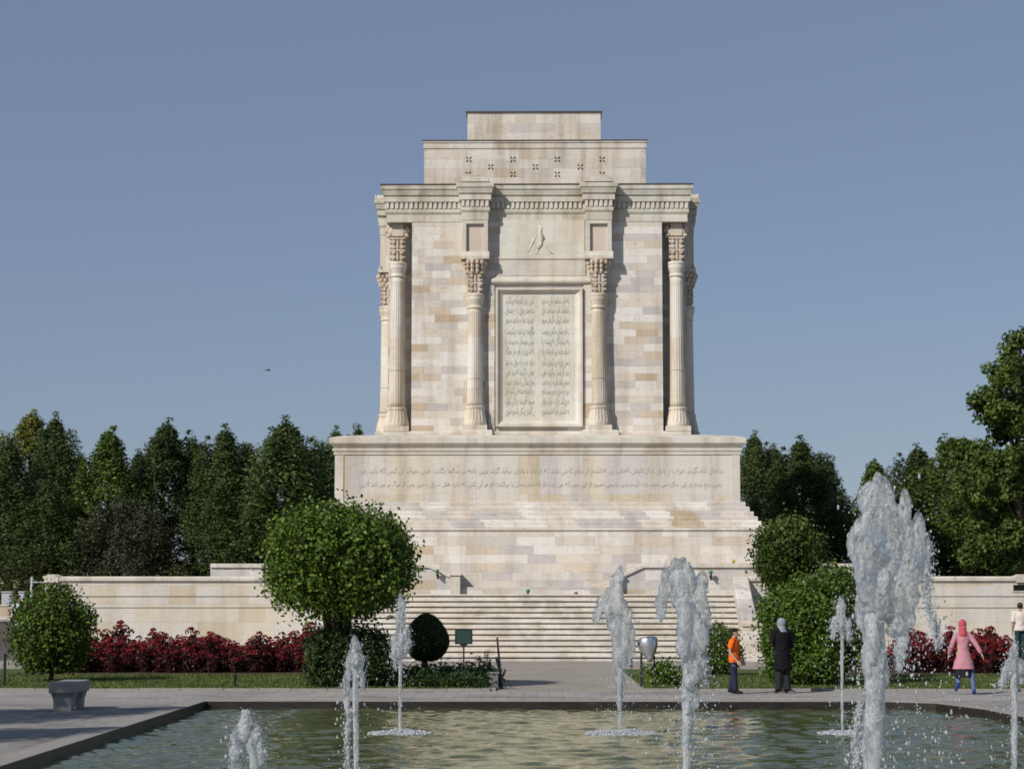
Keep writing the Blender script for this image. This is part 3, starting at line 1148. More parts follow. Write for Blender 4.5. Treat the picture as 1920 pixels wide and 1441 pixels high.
# --- Persian verse: joined letter forms laid out right to left -----------------
AR = {}
def _ar():
    base = {'ا': (0xFE8D, 2), 'آ': (0xFE81, 2), 'ب': (0xFE8F, 4), 'پ': (0xFB56, 4), 'ت': (0xFE95, 4), 'ث': (0xFE99, 4), 'ج': (0xFE9D, 4), 'چ': (0xFB7A, 4), 'ح': (0xFEA1, 4), 'خ': (0xFEA5, 4),
            'د': (0xFEA9, 2), 'ذ': (0xFEAB, 2), 'ر': (0xFEAD, 2), 'ز': (0xFEAF, 2), 'س': (0xFEB1, 4), 'ش': (0xFEB5, 4), 'ص': (0xFEB9, 4), 'ط': (0xFEC1, 4), 'ظ': (0xFEC5, 4), 'ع': (0xFEC9, 4), 'غ': (0xFECD, 4), 'ف': (0xFED1, 4),
            'ق': (0xFED5, 4), 'ک': (0xFB8E, 4), 'گ': (0xFB92, 4), 'ل': (0xFEDD, 4), 'م': (0xFEE1, 4), 'ن': (0xFEE5, 4), 'و': (0xFEED, 2), 'ه': (0xFEE9, 4), 'ی': (0xFBFC, 4)}
    AR.update(base)
_ar()
def shape_fa(t):
    res = []
    for i, c in enumerate(t):
        if c not in AR:
            res.append(c)
            continue
        code, n = AR[c]
        pj = i > 0 and t[i - 1] in AR and AR[t[i - 1]][1] == 4
        nj = n == 4 and i + 1 < len(t) and t[i + 1] in AR
        form = (3 if nj else 1) if pj else (2 if nj else 0)
        res.append(chr(code + form))
    return ''.join(res[::-1])


def text_into(mb, text, x0, x1, y, zbase, h, fit=True, depth=0.012):
    cu = bpy.data.curves.new('verse', 'FONT')
    cu.body = shape_fa(text)
    cu.size = 1.0
    cu.resolution_u = 1
    cu.extrude = 0
    o = bpy.data.objects.new('verse', cu)
    COL.objects.link(o)
    dg = bpy.context.evaluated_depsgraph_get()
    dg.update()
    me = bpy.data.meshes.new_from_object(o.evaluated_get(dg))
    bpy.data.objects.remove(o)
    if not me.vertices:
        return
    xs = [q.co.x for q in me.vertices]
    a, c = min(xs), max(xs)
    sx = (x1 - x0) / (c - a)
    vs = [(x0 + (q.co.x - a) * sx, y - depth, zbase + q.co.y * h) for q in me.vertices]
    mb.add(vs, [tuple(p.vertices) for p in me.polygons])
    bpy.data.meshes.remove(me)


VERSE = [('به نام خداوند جان و خرد', 'کزین برتر اندیشه برنگذرد'), ('خداوند نام و خداوند جای', 'خداوند روزی ده رهنمای'),
         ('خداوند کیوان و گردان سپهر', 'فروزنده ماه و ناهید و مهر'), ('ز نام و نشان و گمان برترست', 'نگارنده بر شده پیکرست'),
         ('به بینندگان آفریننده را', 'نبینی مرنجان دو بیننده را'), ('نیابد بدو نیز اندیشه راه', 'که او برتر از نام و از جایگاه'),
         ('سخن هر چه زین گوهران بگذرد', 'نیابد بدو راه جان و خرد'), ('خرد گر سخن برگزیند همی', 'همان را گزیند که بیند همی'),
         ('ستودن نداند کس او را چو هست', 'میان بندگی را ببایدت بست'), ('خرد را و جان را همی سنجد اوی', 'در اندیشه سخته کی گنجد اوی'),
         ('بدین آلت رای و جان و زبان', 'ستود آفریننده را کی توان'), ('به هستیش باید که خستو شوی', 'ز گفتار بیکار یکسو شوی')]
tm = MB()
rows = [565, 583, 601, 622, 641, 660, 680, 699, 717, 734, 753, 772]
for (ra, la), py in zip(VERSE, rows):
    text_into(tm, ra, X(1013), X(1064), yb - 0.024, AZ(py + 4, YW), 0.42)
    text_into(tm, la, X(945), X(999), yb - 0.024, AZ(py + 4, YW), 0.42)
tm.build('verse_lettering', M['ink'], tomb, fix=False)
tm = MB()
text_into(tm, 'بناهای آباد گردد خراب ز باران و از تابش آفتاب پی افکندم از نظم کاخی بلند که از باد و باران نیابد گزند برین نامه بر سالها بگذرد همی خواند آن کس که دارد خرد', X(1005) + AX(670, 882, 88) - X(1005), AX(1353, 882, 88), -HP, AZ(886, 88), 0.29)
text_into(tm, 'بسی رنج بردم در این سال سی عجم زنده کردم بدین پارسی نمیرم از این پس که من زنده ام که تخم سخن را پراکنده ام هر آن کس که دارد هش و رای و دین پس از مرگ بر من کند آفرین', AX(670, 908, 88), AX(1350, 908, 88), -HP, AZ(911, 88), 0.28)
tm.build('band_lettering', M['ink2'], tomb, fix=False)

# ------------------------------------------------------------------ terraces and stairs
YT = 78.0                      # lower terrace wall
TZ = 2.30                      # terrace floor
SW = 7.15                      # half width of the stair
TW = 17.9
ZC = AZ(1080, YT)


def lower_wall(sx, label):
    t = thing('terrace_wall', label, 'wall', (sx * (SW + TW) / 2, YT, 0))
    x0, x1 = (SW + 0.56, TW) if sx > 0 else (-TW, -SW - 0.56)
    cx = t.location.x
    x0 -= cx
    x1 -= cx
    b = MB().box(x0, x1, 0, 0.45, -0.05, ZC - 0.20)
    xo = x1 if sx > 0 else x0
    b.box(min(xo, xo - sx * 0.45), max(xo, xo - sx * 0.45), 0.452, 31, -0.05, ZC - 0.21)
    b.build('wall', M['terrace'], t)
    zb = AZ(1117, YT)
    b = MB().box(x0, x1 if sx < 0 else x1, -0.07, -0.002, zb, ZC - 0.20)
    b.box(x0, x1, -0.035, -0.001, AZ(1138, YT), zb - 0.012)
    b.build('wall_band', M['terrace'], t)
    b = MB()
    b.prism([(-0.12, ZC - 0.198), (-0.16, ZC - 0.15), (-0.16, ZC - 0.05), (-0.10, ZC), (0.50, ZC), (0.55, ZC - 0.05), (0.55, ZC - 0.198)], 'x', x0, x1)
    # higher rounded stop at the far end
    q0, q1 = (x1 - 0.5, x1 + 0.06) if sx > 0 else (x0 - 0.06, x0 + 0.5)
    b.prism([(q0, ZC - 0.22), (q0, ZC + 0.01), (q0 + 0.16, ZC + 0.075), (q1 - 0.16, ZC + 0.075), (q1, ZC + 0.01), (q1, ZC - 0.22)], 'y', -0.19, 0.58)
    b.build('coping', M['smooth'], t)
    pxv = (106, 131) if sx < 0 else (1899, 1924)
    a, c = AX(pxv[0], 1100, YT) - cx, AX(pxv[1], 1100, YT) - cx
    z0, z1 = AZ(1107, YT), AZ(1096, YT)
    b = MB().box(a, c, -0.078, -0.071, z0, z1)
    v = b.build('vent', M['hole_shade'], t)  # black panel on the wall face, painted in for the vent's inner shade
    b = MB().box(a - 0.05, a, -0.10, -0.0705, z0 - 0.05, z1 + 0.05).box(c, c + 0.05, -0.10, -0.0705, z0 - 0.05, z1 + 0.05).box(a, c, -0.10, -0.0705, z0 - 0.05, z0).box(a, c, -0.10, -0.0705, z1, z1 + 0.05)
    b.build('vent_frame', M['smooth'], v)
    return t


lower_wall(-1, 'long low cream stone terrace wall behind the red flowers on the left')
lower_wall(1, 'cream stone terrace wall behind the woman in pink on the right')
b = MB().box(-TW + 0.46, TW - 0.46, YT + 0.46, 109.3, -0.05, TZ - 0.01).box(-SW - 0.6, SW + 0.6, YT + 0.002, YT + 0.458, -0.05, TZ - 0.012)
tag(b.build('terrace_floor', M['walk']), kind='structure')

st = thing('staircase', 'broad flight of cream stone steps up to the mausoleum terrace', 'staircase', (0, YT, 0))
NS = 12
RUN = 0.335
b = MB()
YS = -NS * RUN
for i in range(NS):
    y0 = YS + i * RUN
    z1 = TZ * (i + 1) / NS
    # tread with a rounded nosing overhanging a slightly recessed riser
    b.prism([(y0 + 0.05, -0.05 if i == 0 else TZ * i / NS - 0.03), (y0 + 0.05, z1 - 0.115), (y0 + 0.13, z1 - 0.105), (y0 + 0.13, z1 - 0.062), (y0 + 0.006, z1 - 0.058), (y0, z1 - 0.03), (y0 + 0.006, z1 - 0.006), (y0 + 0.02, z1), (y0 + RUN + 0.10, z1), (y0 + RUN + 0.10, -0.05)], 'x', -SW + 0.001, SW - 0.001)
b.build('flight', M['tread'], st)
def cheek(sx):
    y_b, y_t = YS - 0.35, 0.0
    zt_, zb_ = ZC - 0.02, AZ(1167, YT + YS)
    pts = [(y_t + 0.001, -0.05), (y_t + 0.001, zt_)]
    n = 12
    for i in range(n + 1):
        t = i / n
        # steep at the top, easing out towards the pedestal
        z = zt_ + (zb_ + 0.05 - zt_) * (1 - (1 - t) ** 1.35)
        pts.append((y_t - 0.18 + (y_b + 0.55 - y_t + 0.18) * t, z))
    pts.append((y_b + 0.55, -0.05))
    x0, x1 = sorted((sx * SW, sx * (SW + 0.55)))
    c = MB().prism(pts[::-1], 'x', x0, x1).build('cheek_wall', M['base'], st, bevel=0.03)
    p = MB().box(x0 - 0.04, x1 + 0.04, y_b, y_b + 0.6, 0.14, zb_ - 0.12)
    p.box(x0 - 0.11, x1 + 0.11, y_b - 0.07, y_b + 0.68, -0.05, 0.138)
    p.box(x0 - 0.08, x1 + 0.08, y_b - 0.05, y_b + 0.66, zb_ - 0.118, zb_)
    p.build('pedestal', M['base'], c, bevel=0.015)
cheek(-1)
cheek(1)

# upper terrace parapet, broken in the middle where it swoops down to two stub posts
YU = 82.4
ZU = AZ(1056, YU)
def upper_wall(sx, label):
    t = thing('parapet_wall', label, 'wall', (sx * 7.5, YU, TZ))
    cx = t.location.x
    xi, xo = sx * AX(1150, 1090, YU), sx * 12.55
    xi = sx * 2.95
    xs0 = sx * 3.30                                # start of the slope
    xs1 = sx * 4.15
    zl = AZ(1078, YU) - TZ
    zu = ZU - TZ
    P = [(xi, -0.05), (xo, -0.05), (xo, zu - 0.16), (xs1, zu - 0.16), (xs0, zl - 0.10), (xi, zl - 0.12)]
    P = [(x - cx, z) for x, z in P]
    MB().prism(P if sx > 0 else P[::-1], 'y', 0, 0.4).build('wall', M['base'], t)
    b = MB()
    Q = [(xo, zu - 0.158), (xo, zu), (xs1 + sx * 0.06, zu), (xs0 + sx * 0.04, zl + 0.06), (xs0, zl + 0.02), (xs0, zl - 0.098), (xs1, zu - 0.158)]
    Q = [(x - cx, z) for x, z in Q]
    b.prism(Q, 'y', -0.08, 0.48)
    b.build('coping', M['smooth'], t, bevel=0.015)
    b = MB()
    n0, n1 = sorted((xi - sx * 0.04 - cx, xs0 - sx * 0.01 - cx))
    b.box(n0, n1, -0.22, 0.5, -0.05, zl - 0.02)
    b.box(n0 - 0.04, n1 + 0.04, -0.27, 0.54, zl - 0.018, zl + 0.06)
    b.build('end_post', M['smooth'], t, bevel=0.015)
    return t


upper_wall(-1, 'raised cream parapet behind the left terrace wall, sloping down to a short post')
upper_wall(1, 'raised cream parapet right of the stairs, sloping down to a short post behind the fountain')
b = MB().box(-12.2, 12.2, YU + 0.42, 105, TZ - 0.02, AZ(1070, YU) - 0.05)
b.box(-2.94, 2.94, YU + 0.05, YU + 0.41, TZ - 0.02, TZ + 0.28).box(-2.93, 2.93, YU + 0.40, YU + 0.9, TZ - 0.02, TZ + 0.52)
tag(b.build('upper_terrace_floor', M['base']), kind='structure')

# small round coloured lamps on the terraces
def lamp(px, py, Y, col, label, mount):
    p = at(px, py, Y)
    m = simple(f'{mount}_{px}_glass', col, 0.3, 0.5, 0, 0.08)
    t = thing('globe_lamp', label, 'lamp', (p.x, Y, p.z - 0.11))
    MB().lathe([(0.05, 0), (0.055, 0.012), (0.03, 0.03), (0.03, 0.05)], 16).build('socket', M['dark'], t)
    MB().ell((0, 0, 0.125), (0.075, 0.075, 0.075), 18, 12).build('globe', m, t, smooth=True)
lamp(820, 1071, YU - 0.22, (0.01, 0.13, 0.07), 'small dark green ball lamp on the parapet beside the clipped round tree', 'a')
lamp(990, 1108, YT + 0.35, (0.01, 0.16, 0.08), 'small green ball lamp at the top of the stairs near the middle', 'b')
lamp(1080, 1113, YT + 0.35, (0.28, 0.03, 0.03), 'small red ball lamp at the top edge of the stairs', 'c')
lamp(1333, 1073, YU - 0.22, (0.01, 0.15, 0.09), 'small green ball lamp on the parapet right of the tall fountain jet', 'd')
lamp(1375, 1052, YU + 0.1, (0.50, 0.36, 0.02), 'small yellow ball lamp on the coping of the right parapet', 'e')
for px, py in ((820, 1071), (1333, 1073)):
    p = at(px, py, YU - 0.22)
    sx = -1 if px < 1000 else 1
    t = thing('lamp_bracket', f'little dark iron bracket carrying the green ball lamp on the {"left" if sx < 0 else "right"} parapet', 'bracket', (p.x, YU - 0.002, p.z - 0.125))
    MB().box(-0.05, 0.05, -0.29, 0.0, -0.02, 0.012).box(-0.03, 0.03, -0.025, 0.0, -0.14, -0.021).build('arm', M['dark'], t)

# ------------------------------------------------------------------ foliage
M['clip'] = leafmat('clipped_leaf', [(0.030, 0.060, 0.008), (0.055, 0.105, 0.012), (0.090, 0.150, 0.018), (0.14, 0.20, 0.030)], 0.22, patch=2.4)
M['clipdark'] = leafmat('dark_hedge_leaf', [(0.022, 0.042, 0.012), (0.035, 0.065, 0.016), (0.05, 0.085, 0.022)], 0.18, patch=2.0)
M['bright'] = leafmat('bright_shrub_leaf', [(0.035, 0.07, 0.011), (0.06, 0.115, 0.016), (0.095, 0.165, 0.024), (0.14, 0.20, 0.035)], 0.25, patch=1.6)
M['conifer'] = leafmat('dark_conifer_needles', [(0.030, 0.054, 0.018), (0.052, 0.084, 0.025), (0.080, 0.116, 0.034), (0.105, 0.135, 0.042)], 0.25)
M['greyconifer'] = leafmat('greyish_conifer_needles', [(0.034, 0.044, 0.024), (0.052, 0.065, 0.031), (0.068, 0.08, 0.042)], 0.2)
M['broad'] = leafmat('broad_tree_leaf', [(0.032, 0.060, 0.012), (0.062, 0.105, 0.018), (0.095, 0.145, 0.026), (0.135, 0.18, 0.04)], 0.28)
M['yellow'] = leafmat('yellowish_tree_leaf', [(0.06, 0.085, 0.015), (0.11, 0.13, 0.022), (0.17, 0.18, 0.035), (0.20, 0.19, 0.05)], 0.25)


def fib(n):
    i = np.arange(n) + 0.5
    ph = np.arccos(1 - 2 * i / n)
    th = math.pi * (1 + 5 ** 0.5) * i
    return np.column_stack([np.cos(th) * np.sin(ph), np.sin(th) * np.sin(ph), np.cos(ph)])


def lumps(D, seed, amp, freq=3.0):
    g = np.random.default_rng(seed)
    s = np.zeros(len(D))
    for k in range(7):
        w = g.normal(0, freq * (0.6 + 0.25 * k), 3)
        s += np.sin(D @ w + g.uniform(0, 6.28)) / (1 + 0.45 * k)
    return 1 + amp * s / 2.2


def bush_mesh(name, rad, center, n, size, mat, seed, amp=0.07, flat_bottom=None, shell=0.35, sprigs=0.04, power=2.0):
    """leaf shell of a clipped shrub; power > 2 squares the form off"""
    g = np.random.default_rng(seed)
    per = 26
    nc = n // per
    D = g.normal(0, 1, (nc, 3))
    D /= np.linalg.norm(D, axis=1, keepdims=True)
    k = (np.abs(D) ** power).sum(1) ** (-1.0 / power)
    rr = lumps(D, seed, amp) * (1 - shell * g.uniform(0, 1, nc) ** 1.8)
    sp = g.uniform(0, 1, nc) < sprigs
    rr = np.where(sp, rr * g.uniform(1.0, 1.12, nc), rr)
    Cc = D * (k * rr)[:, None] * np.array(rad)
    N = D / np.array(rad)
    N /= np.linalg.norm(N, axis=1, keepdims=True)
    cs = size * g.uniform(0.7, 1.7, nc)[:, None]
    P = (Cc[:, None, :] + g.normal(0, 1, (nc, per, 3)) * cs[:, None, :]).reshape(-1, 3)
    N = np.repeat(N, per, axis=0) + g.normal(0, 0.35, (nc * per, 3))
    if flat_bottom is not None:
        lo = P[:, 2] < -flat_bottom * rad[2]
        P[lo, 2] = -flat_bottom * rad[2] + g.uniform(-0.06, 0.12, lo.sum()) * rad[2]
    P = P + np.array(center)
    return leaves_mesh(name, P, N * 0.8 + np.array([0, 0, 0.2]), size, mat, 0.62, 0.85, seed)


def stems(pts_list, mat_name='bark'):
    b = MB()
    for pts, r0, r1 in pts_list:
        n = len(pts)
        b.tube(pts, [r0 + (r1 - r0) * i / (n - 1) for i in range(n)], 8)
    return b


# ball bush at the left ------------------------------------------------------
YB = 55.0
p = at(95, 1275, YB)
t = thing('ball_bush', 'round clipped green bush on the lawn at the left, beside the stone bench', 'bush', (p.x, YB, 0))
s_ = 71 / F * YB
zc = at(95, 1187, YB).z
link('foliage', bush_mesh('foliage', (s_ * 1.0, s_, 1.06), (0, 0, zc), 17000, 0.105, M['clip'], 11, 0.11, 0.9, shell=0.55, sprigs=0.10), t)
stems([([(0, 0, -0.02), (0.03, 0, 0.3), (0.0, 0.05, 0.7)], 0.07, 0.05), ([(0, 0, 0.25), (0.2, 0.1, 0.6), (0.4, 0.1, 0.9)], 0.04, 0.02), ([(0, 0, 0.25), (-0.25, -0.1, 0.6), (-0.45, 0, 0.9)], 0.04, 0.02)]).build('trunk', M['bark'], t, smooth=True)

# big clipped tree left of the stairs ---------------------------------------------
YT1 = 51.6
pc = at(636, 1048, YT1)
t = thing('clipped_tree', 'large clipped round-headed green tree on several dark stems left of the stairs', 'tree', (pc.x, YT1, 0))
rx = 126 / F * YT1
link('crown', bush_mesh('crown', (rx, rx * 0.95, 1.22), (0, 0, pc.z + 0.0), 38000, 0.115, M['clip'], 21, 0.11, None, shell=0.55, sprigs=0.13, power=2.7), t)
zt0 = pc.z - 0.7
sl_ = []
g = random.Random(4)
for i in range(6):
    a = i * 1.05 + 0.3
    sl_.append(([(0.12 * math.cos(a), 0.12 * math.sin(a), -0.02), (0.2 * math.cos(a), 0.2 * math.sin(a), 0.9), (0.34 * math.cos(a) + g.uniform(-.08, .08), 0.30 * math.sin(a), zt0 - 0.4), (0.8 * math.cos(a), 0.7 * math.sin(a), zt0 + 0.6)], 0.085, 0.04))
    sl_.append(([(0.34 * math.cos(a), 0.30 * math.sin(a), zt0 - 0.3), (0.9 * math.cos(a + .5), 0.9 * math.sin(a + .5), zt0 + 0.3)], 0.045, 0.02))
stems(sl_).build('trunk', M['bark'], t, smooth=True)
# loose shoots under the crown
gg = np.random.default_rng(9)
n = 420
P = np.column_stack([gg.normal(-0.1, 0.42, n), gg.normal(0, 0.35, n), gg.uniform(1.25, zt0 + 0.15, n)])
sh_ = link('shoots', leaves_mesh('shoots', P, gg.normal(0, 1, (n, 3)), 0.11, M['clip'], 0.6, 0.5, 3), t)
sh_['kind'] = 'stuff'

# square hedge at its foot
ph = at(650, 1290, 51.2)
t = thing('box_hedge', 'dark square-clipped hedge around the foot of the round-headed tree', 'hedge', (ph.x, 51.7, 0))
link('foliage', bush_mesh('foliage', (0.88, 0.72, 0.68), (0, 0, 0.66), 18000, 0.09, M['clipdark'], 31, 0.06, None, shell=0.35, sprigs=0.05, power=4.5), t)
for x_ in (-0.4, 0.0, 0.4):
    stems([([(x_, 0, -0.02), (x_ + 0.02, 0.02, 0.5)], 0.045, 0.03)]).build('stem', M['bark'], t)

# egg-shaped topiary
YE = 54.6
pe = at(795, 1250, YE)
t = thing('egg_topiary', 'small dark egg-shaped clipped shrub on a short trunk beside the green sign', 'topiary', (pe.x, YE, 0))
prof_n = 13000
gg = np.random.default_rng(41)
D = gg.normal(0, 1, (prof_n, 3))
D /= np.linalg.norm(D, axis=1, keepdims=True)
zz = D[:, 2]
wid = np.where(zz > -0.2, 1 - 0.30 * np.clip((zz + 0.2) / 1.2, 0, 1) ** 1.2, 1.0)
z0e, z1e = at(800, 1237, YE).z, at(800, 1146, YE).z
Hh = (z1e - z0e) / 2
rr = (1 - 0.3 * gg.uniform(0, 1, prof_n) ** 2.5) * lumps(D, 5, 0.02)
RXE = 43 / F * YE
P = np.column_stack([D[:, 0] * RXE * wid, D[:, 1] * RXE * wid, D[:, 2] * Hh]) * rr[:, None] + np.array([0.06, 0, z0e + Hh * 0.92])
P[:, 2] = np.where(D[:, 2] < -0.2, np.maximum(P[:, 2], z0e + gg.uniform(-0.03, 0.06, prof_n)), P[:, 2])
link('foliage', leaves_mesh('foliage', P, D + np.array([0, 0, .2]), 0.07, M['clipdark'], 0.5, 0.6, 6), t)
stems([([(0, 0, -0.02), (0.01, 0, 0.4), (0.03, 0, 0.8)], 0.10, 0.07)]).build('trunk', M['bark'], t, smooth=True)

# low bed between hedge and path
t = thing('low_hedge', 'low dark ground-hugging hedge between the tree and the paved path', 'hedge', (AX(840, 1270, 54), 53.2, 0))
w = (AX(926, 1270, 54) - AX(752, 1270, 54)) / 2
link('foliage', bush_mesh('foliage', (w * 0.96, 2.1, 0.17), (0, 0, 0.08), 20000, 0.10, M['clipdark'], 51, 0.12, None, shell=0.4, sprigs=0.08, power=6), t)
# a few upright sprigs
gg = np.random.default_rng(77)
for i, (px, hgt) in enumerate([(897, 0.62), (905, 0.52), (913, 0.75), (884, 0.45), (918, 0.5)]):
    q = at(px, 1270, 54.6)
    t = thing('sprig_plant', ['thin upright weed growing out of the low dark hedge, left of the tallest one', 'short weed between two taller ones in the low dark hedge', 'tallest thin weed sticking out of the low dark hedge near the path',
                              'shortest thin weed in the low dark hedge, nearest the green sign', 'small weed at the path end of the low dark hedge'][i], 'plant', (q.x, 54.6, 0.1), 0, 'thin weeds in the low hedge')
    n = 70
    zz = gg.uniform(0.1, 1, n) * hgt
    P = np.column_stack([gg.normal(0, 0.05, n), gg.normal(0, 0.05, n), zz])
    link('leaves', leaves_mesh('leaves', P, gg.normal(0, 1, (n, 3)), 0.10, M['clip'], 0.3, 0.4, i), t)
    MB().tube([(0, 0, -0.1), (0.01, 0, hgt * 0.5), (0.02, 0, hgt)], [0.012, 0.01, 0.004], 6).build('stem', M['bark'], t)

# low shrub behind the boy
q = at(1340, 1262, 60.0)
t = thing('rounded_shrub', 'low rounded bright green shrub behind the boy in orange', 'shrub', (q.x, 60.0, 0))
link('foliage', bush_mesh('foliage', (0.72, 0.7, 0.72), (0, 0, 0.66), 8000, 0.08, M['bright'], 61, 0.05, 0.9, shell=0.35), t)
stems([([(0, 0, -0.02), (0, 0.02, 0.5)], 0.05, 0.03)]).build('stem', M['bark'], t)
q = at(1245, 1285, 53.0)
t = thing('low_plant', 'small leafy garden plant beside the silver floodlight', 'plant', (q.x, 53.0, 0))
link('foliage', bush_mesh('foliage', (0.42, 0.35, 0.28), (0, 0, 0.26), 1300, 0.10, M['clip'], 63, 0.2, 0.9, shell=0.7, sprigs=0.3), t)
stems([([(0, 0, -0.02), (0.02, 0.02, 0.3)], 0.02, 0.01), ([(0, 0, 0.05), (0.2, 0.02, 0.3)], 0.015, 0.01)]).build('stem', M['bark'], t)

# big loose shrub and the small tree above it, right of the stairs
YS1 = 52.6
q = at(1522, 1290, YS1)
t = thing('large_shrub', 'big spreading bright green shrub behind the person in black', 'shrub', (q.x, YS1 + 0.6, 0))
parts_ = []
zq = lambda py: at(1515, py, YS1).z
gm = []
def merge_leaf(name, meshes):
    bm = bmesh.new()
    for m_ in meshes:
        bm.from_mesh(m_)
        mat0 = m_.materials[0]
        bpy.data.meshes.remove(m_)
    me = bpy.data.meshes.new(name)
    bm.to_mesh(me)
    bm.free()
    me.materials.append(mat0)
    return me
for i, (px, py, rpx, rpy, n) in enumerate([(1540, 1165, 56, 76, 9000), (1485, 1195, 44, 70, 6500), (1520, 1238, 72, 46, 8000), (1447, 1200, 24, 50, 3000), (1578, 1135, 28, 52, 3600), (1556, 1092, 34, 28, 2600), (1502, 1112, 30, 30, 2200), (1590, 1212, 18, 34, 1500), (1437, 1150, 15, 26, 900), (1590, 1090, 12, 22, 500), (1470, 1120, 16, 18, 600), (1455, 1255, 20, 20, 900)]):
    c_ = at(px, py, YS1 + 0.6)
    gm.append(bush_mesh('f', (0.93 * rpx / F * YS1, 0.9, 0.95 * rpy / F * YS1), (c_.x + 0.09 - q.x, random.uniform(-.25, .25), c_.z), n, 0.10, M['bright'], 70 + i, 0.20, None, shell=0.7, sprigs=0.2))
link('foliage', merge_leaf('foliage', gm), t)
sl_ = []
for i in range(7):
    a = i * 0.9
    sl_.append(([(0.15 * math.cos(a), 0.15 * math.sin(a), -0.02), (0.4 * math.cos(a), 0.3 * math.sin(a), 0.8), (0.75 * math.cos(a), 0.5 * math.sin(a), 1.7)], 0.045, 0.015))
stems(sl_).build('stems', M['bark'], t)
YS2 = 55.5
q = at(1475, 1285, YS2)
t = thing('small_tree', 'small darker green tree rising above the big shrub right of the stairs', 'tree', (q.x, YS2, 0))
gm = []
for i, (px, py, rpx, rpy, n) in enumerate([(1470, 1035, 56, 56, 8500), (1440, 1050, 34, 40, 3000), (1505, 1030, 30, 45, 3000), (1470, 1000, 40, 30, 3000), (1465, 1095, 42, 40, 3200), (1430, 1015, 22, 22, 1000)]):
    c_ = at(px, py, YS2)
    gm.append(bush_mesh('f', (0.78 * rpx / F * YS2, 0.75, 0.86 * rpy / F * YS2), (c_.x + 0.09 - q.x, random.uniform(-.3, .3), c_.z), n, 0.11, M['broad'], 90 + i, 0.22, None, shell=0.75, sprigs=0.22))
link('crown', merge_leaf('crown', gm), t)
stems([([(0, 0, -0.02), (0.03, 0, 1.2), (0, 0.05, 2.4), (0.05, 0, 3.6)], 0.11, 0.03), ([(0, 0, 1.6), (0.3, 0.1, 2.6), (0.5, 0, 3.3)], 0.05, 0.02), ([(0, 0, 1.5), (-0.3, 0.1, 2.4), (-0.55, 0, 3.1)], 0.05, 0.02)]).build('trunk', M['bark'], t, smooth=True)


# ---- background trees -------------------------------------------------------------
def tree_meshes(seed, H, Rr, env, mat, nclump, leaf, per, clump=0.55, trunk_r=0.16, bare=0.08, up=0.35, leaders=0):
    g = np.random.default_rng(seed)
    pts, nrm = [], []
    wob = g.uniform(0, 6.28, 6)
    centers = []
    for i in range(nclump):
        t = bare + (1 - bare) * (1 - g.uniform(0, 1) ** 1.15) if (i > 5 or leaders) else 0.9 + 0.02 * i
        if leaders:
            t = min(t, 0.95)
        a = g.uniform(0, 2 * math.pi)
        e = env(t) * Rr * (1 + 0.22 * math.sin(3 * a + wob[0] + 5 * t) + 0.15 * math.sin(5 * a + wob[1] - 9 * t) + 0.12 * math.sin(11 * t + wob[2] + a))
        r = e * (0.35 + 0.65 * g.uniform(0, 1) ** 0.5)
        c = np.array([r * math.cos(a), r * math.sin(a), H * t])
        cr = clump * (0.6 + 0.8 * g.uniform()) * (0.55 + 0.45 * min(1, env(t) * 1.6))
        k = int(per * (0.6 + 0.8 * g.uniform()))
        d = g.normal(0, 1, (k, 3))
        d /= np.linalg.norm(d, axis=1, keepdims=True)
        q = d * (g.uniform(0.25, 1, (k, 1)) ** 0.5) * cr * np.array([1, 1, 1.0 + up])
        pts.append(c + q)
        nrm.append(d + np.array([0, 0, 0.3]))
        centers.append(c)
    for k in range(leaders):
        # secondary pointed tops standing round the main one
        a = k * 2.399 + g.uniform(-0.4, 0.4)
        r0 = 0.0 if k == 0 else Rr * g.uniform(0.25, 0.62)
        top = H * (1.03 if k == 0 else g.uniform(0.74, 0.97))
        for j in range(13):
            f = j / 12
            z = top - (1 - f) * H * 0.26
            c = np.array([r0 * math.cos(a), r0 * math.sin(a), z]) + g.normal(0, 0.07, 3)
            cr = 0.17 + 0.58 * (1 - f) ** 0.8
            kk = int(per * (0.35 + 1.1 * (1 - f)))
            d = g.normal(0, 1, (kk, 3))
            d /= np.linalg.norm(d, axis=1, keepdims=True)
            pts.append(c + d * g.uniform(0.15, 1, (kk, 1)) ** 0.6 * cr * np.array([1, 1, 1.2]) * g.uniform(0.8, 1.15))
            nrm.append(d + np.array([0, 0, 0.3]))
    P, N = np.concatenate(pts), np.concatenate(nrm)
    cm = leaves_mesh('crown', P, N, leaf, mat, 0.5, 0.7, seed)
    b = MB()
    nz = 7
    pts_ = [(0.12 * math.sin(i * 1.7 + seed), 0.12 * math.cos(i * 1.3 + seed), -0.3 + (H * 0.92 + 0.3) * i / nz) for i in range(nz + 1)]
    b.tube(pts_, [trunk_r * (1 - 0.9 * i / nz) + 0.012 for i in range(nz + 1)], 8)
    for c in centers[::5]:
        z0 = max(0.3, c[2] - 0.35 * math.hypot(c[0], c[1]) - 0.7)
        b.tube([(0, 0, z0), tuple(c * np.array([0.55, 0.55, 1]) - np.array([0, 0, 0.25])), tuple(c)], [trunk_r * 0.32 * (1 - 0.7 * z0 / H), 0.03, 0.012], 5)
    return cm, b.mesh('trunk', M['bark'], True)


